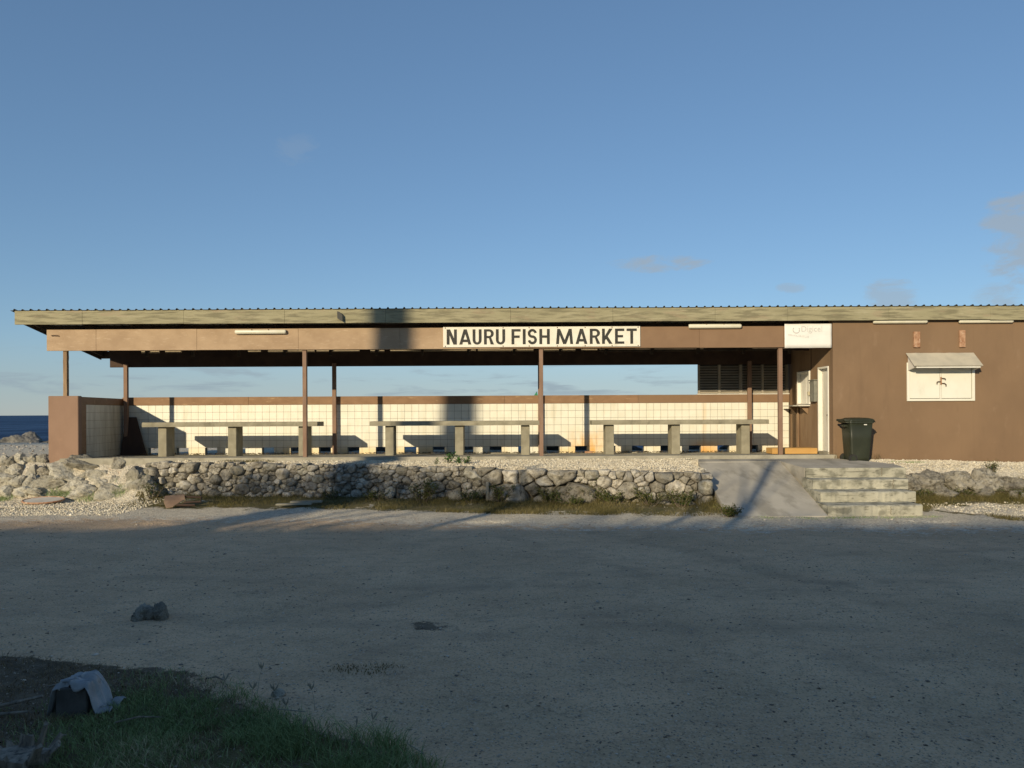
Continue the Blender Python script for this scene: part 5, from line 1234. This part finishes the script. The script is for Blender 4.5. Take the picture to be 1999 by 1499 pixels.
# hedge of leafy tops just above the roof line, dappling the stone wall
cl = []
for X, Y, Z, n, rx, rz_ in ((-6.2,17.0,.26,700,1.7,.42),(-3.6,16.7,.26,800,1.7,.45),(-1.4,16.2,.2,700,1.5,.42),(.4,15.9,.1,380,1.1,.34),(-4.9,17,.42,330,1.4,.25),(-2.4,16.6,.4,330,1.4,.25)):
    q = back(X, Y, Z, -12.0); cl.append((q[0], q[1], q[2], rx, .8, rz_, n))
q0 = back(-3.2, 16.6, 0, -12.6)
tree('shade_tree', 'spreading leafy tree behind the house across the road', [(q0[0],-12.6-2,-.1),(q0[0],-14.6,5),(q0[0]+.1,-14.0,q0[2]-1.2)], [.3,.24,.16], cl, 2,
     [((q0[0],-14.2,q0[2]-1.6),(c_[0],c_[1],c_[2]),.09,.02) for c_ in cl], .16)
rr_ = random.Random(8); cl2 = []
for k in range(26):
    X_ = -10+k*.95; Yb_ = rr_.uniform(13.0, 14.3); q = back(X_, Yb_, 0, -25.0)
    cl2.append((q[0], -25.0, q[2]-.25, rr_.uniform(.7,1.4), .8, rr_.uniform(.22,.5), rr_.randint(30,80)))
cl2.append((cl2[12][0], -34.5, 10.5, 9, 1.5, 1.5, 400))
tree('wide_tree', 'wide leafy tree rising above the roof of the block across the road', [(cl2[12][0],-34.5,-.1),(cl2[12][0],-34.5,7),(cl2[12][0]+.2,-33.8,11)], [.35,.28,.2], cl2, 9,
     [((cl2[12][0],-33.8,10.8),(c_[0],c_[1],c_[2]),.05,.015) for c_ in cl2[:26:5]], .26)
# slender stems that streak the verge and the ramp
for i, (X, Y, wd, zt2, lean, lab) in enumerate(((-.55,14.5,.16,.62,.25,'first slender bare stem behind the viewer'),(2.55,14.2,.06,.35,-.1,'second slender bare stem behind the viewer'),(3.2,14.2,.12,.42,.15,'third slender bare stem behind the viewer'),(4.55,14.7,.20,.90,.1,'fourth slender bare stem behind the viewer'),(5.0,15.5,.10,.6,-.3,'fifth slender bare stem behind the viewer'))):
    q = back(X, Y, 0, -4.2); tp = back(X+.9, 17.1, zt2, -4.2)
    pts = [(q[0]-.1+.1*i,-4.2,-.05),(q[0]-.05,-4.2,3),(q[0],-4.2,q[2]-.4),(q[0]+lean*.35,-4.2,tp[2])]
    tree('slender_tree', lab, pts, [wd*.75,wd*.6,wd*.5,wd*.35], [(pts[-1][0],-4.2,pts[-1][2]-.02,.5,.4,.10,40)] if i in (3,) else [], 30+i,
         [((pts[2][0],-4.2,pts[2][2]-.2),(pts[2][0]+.6*(-1)**i,-4.2,tp[2]-.15),wd*.3,.01)], .14, 'slender stems behind the viewer')
# unseen leafy canopies added to cut skylight on the near ground
for i, (x, y, zt2) in enumerate(((-6.5,-1.6,3.5),(-2.2,-1.7,3.55),(2.4,-1.6,3.5),(6.6,-1.7,3.55))):
    tree('shade_canopy', ('leftmost','second','third','rightmost')[i]+' unseen leafy canopy added behind the viewer to dim the near ground', [(x,y,-.05),(x+.1,y,1.4),(x,y-.1,2.6)], [.12,.10,.07],
         [(x,y+.6,zt2-.05,2.4,2.3,.5,3600),(x,y-1.6,zt2+.1,2.4,1.6,.9,2200)], 60+i, [((x,y,2.0),(x+.9,y,3.4),.05,.02),((x,y,2.0),(x-.9,y-.3,3.4),.05,.02)], .2, 'unseen canopies added behind the viewer')
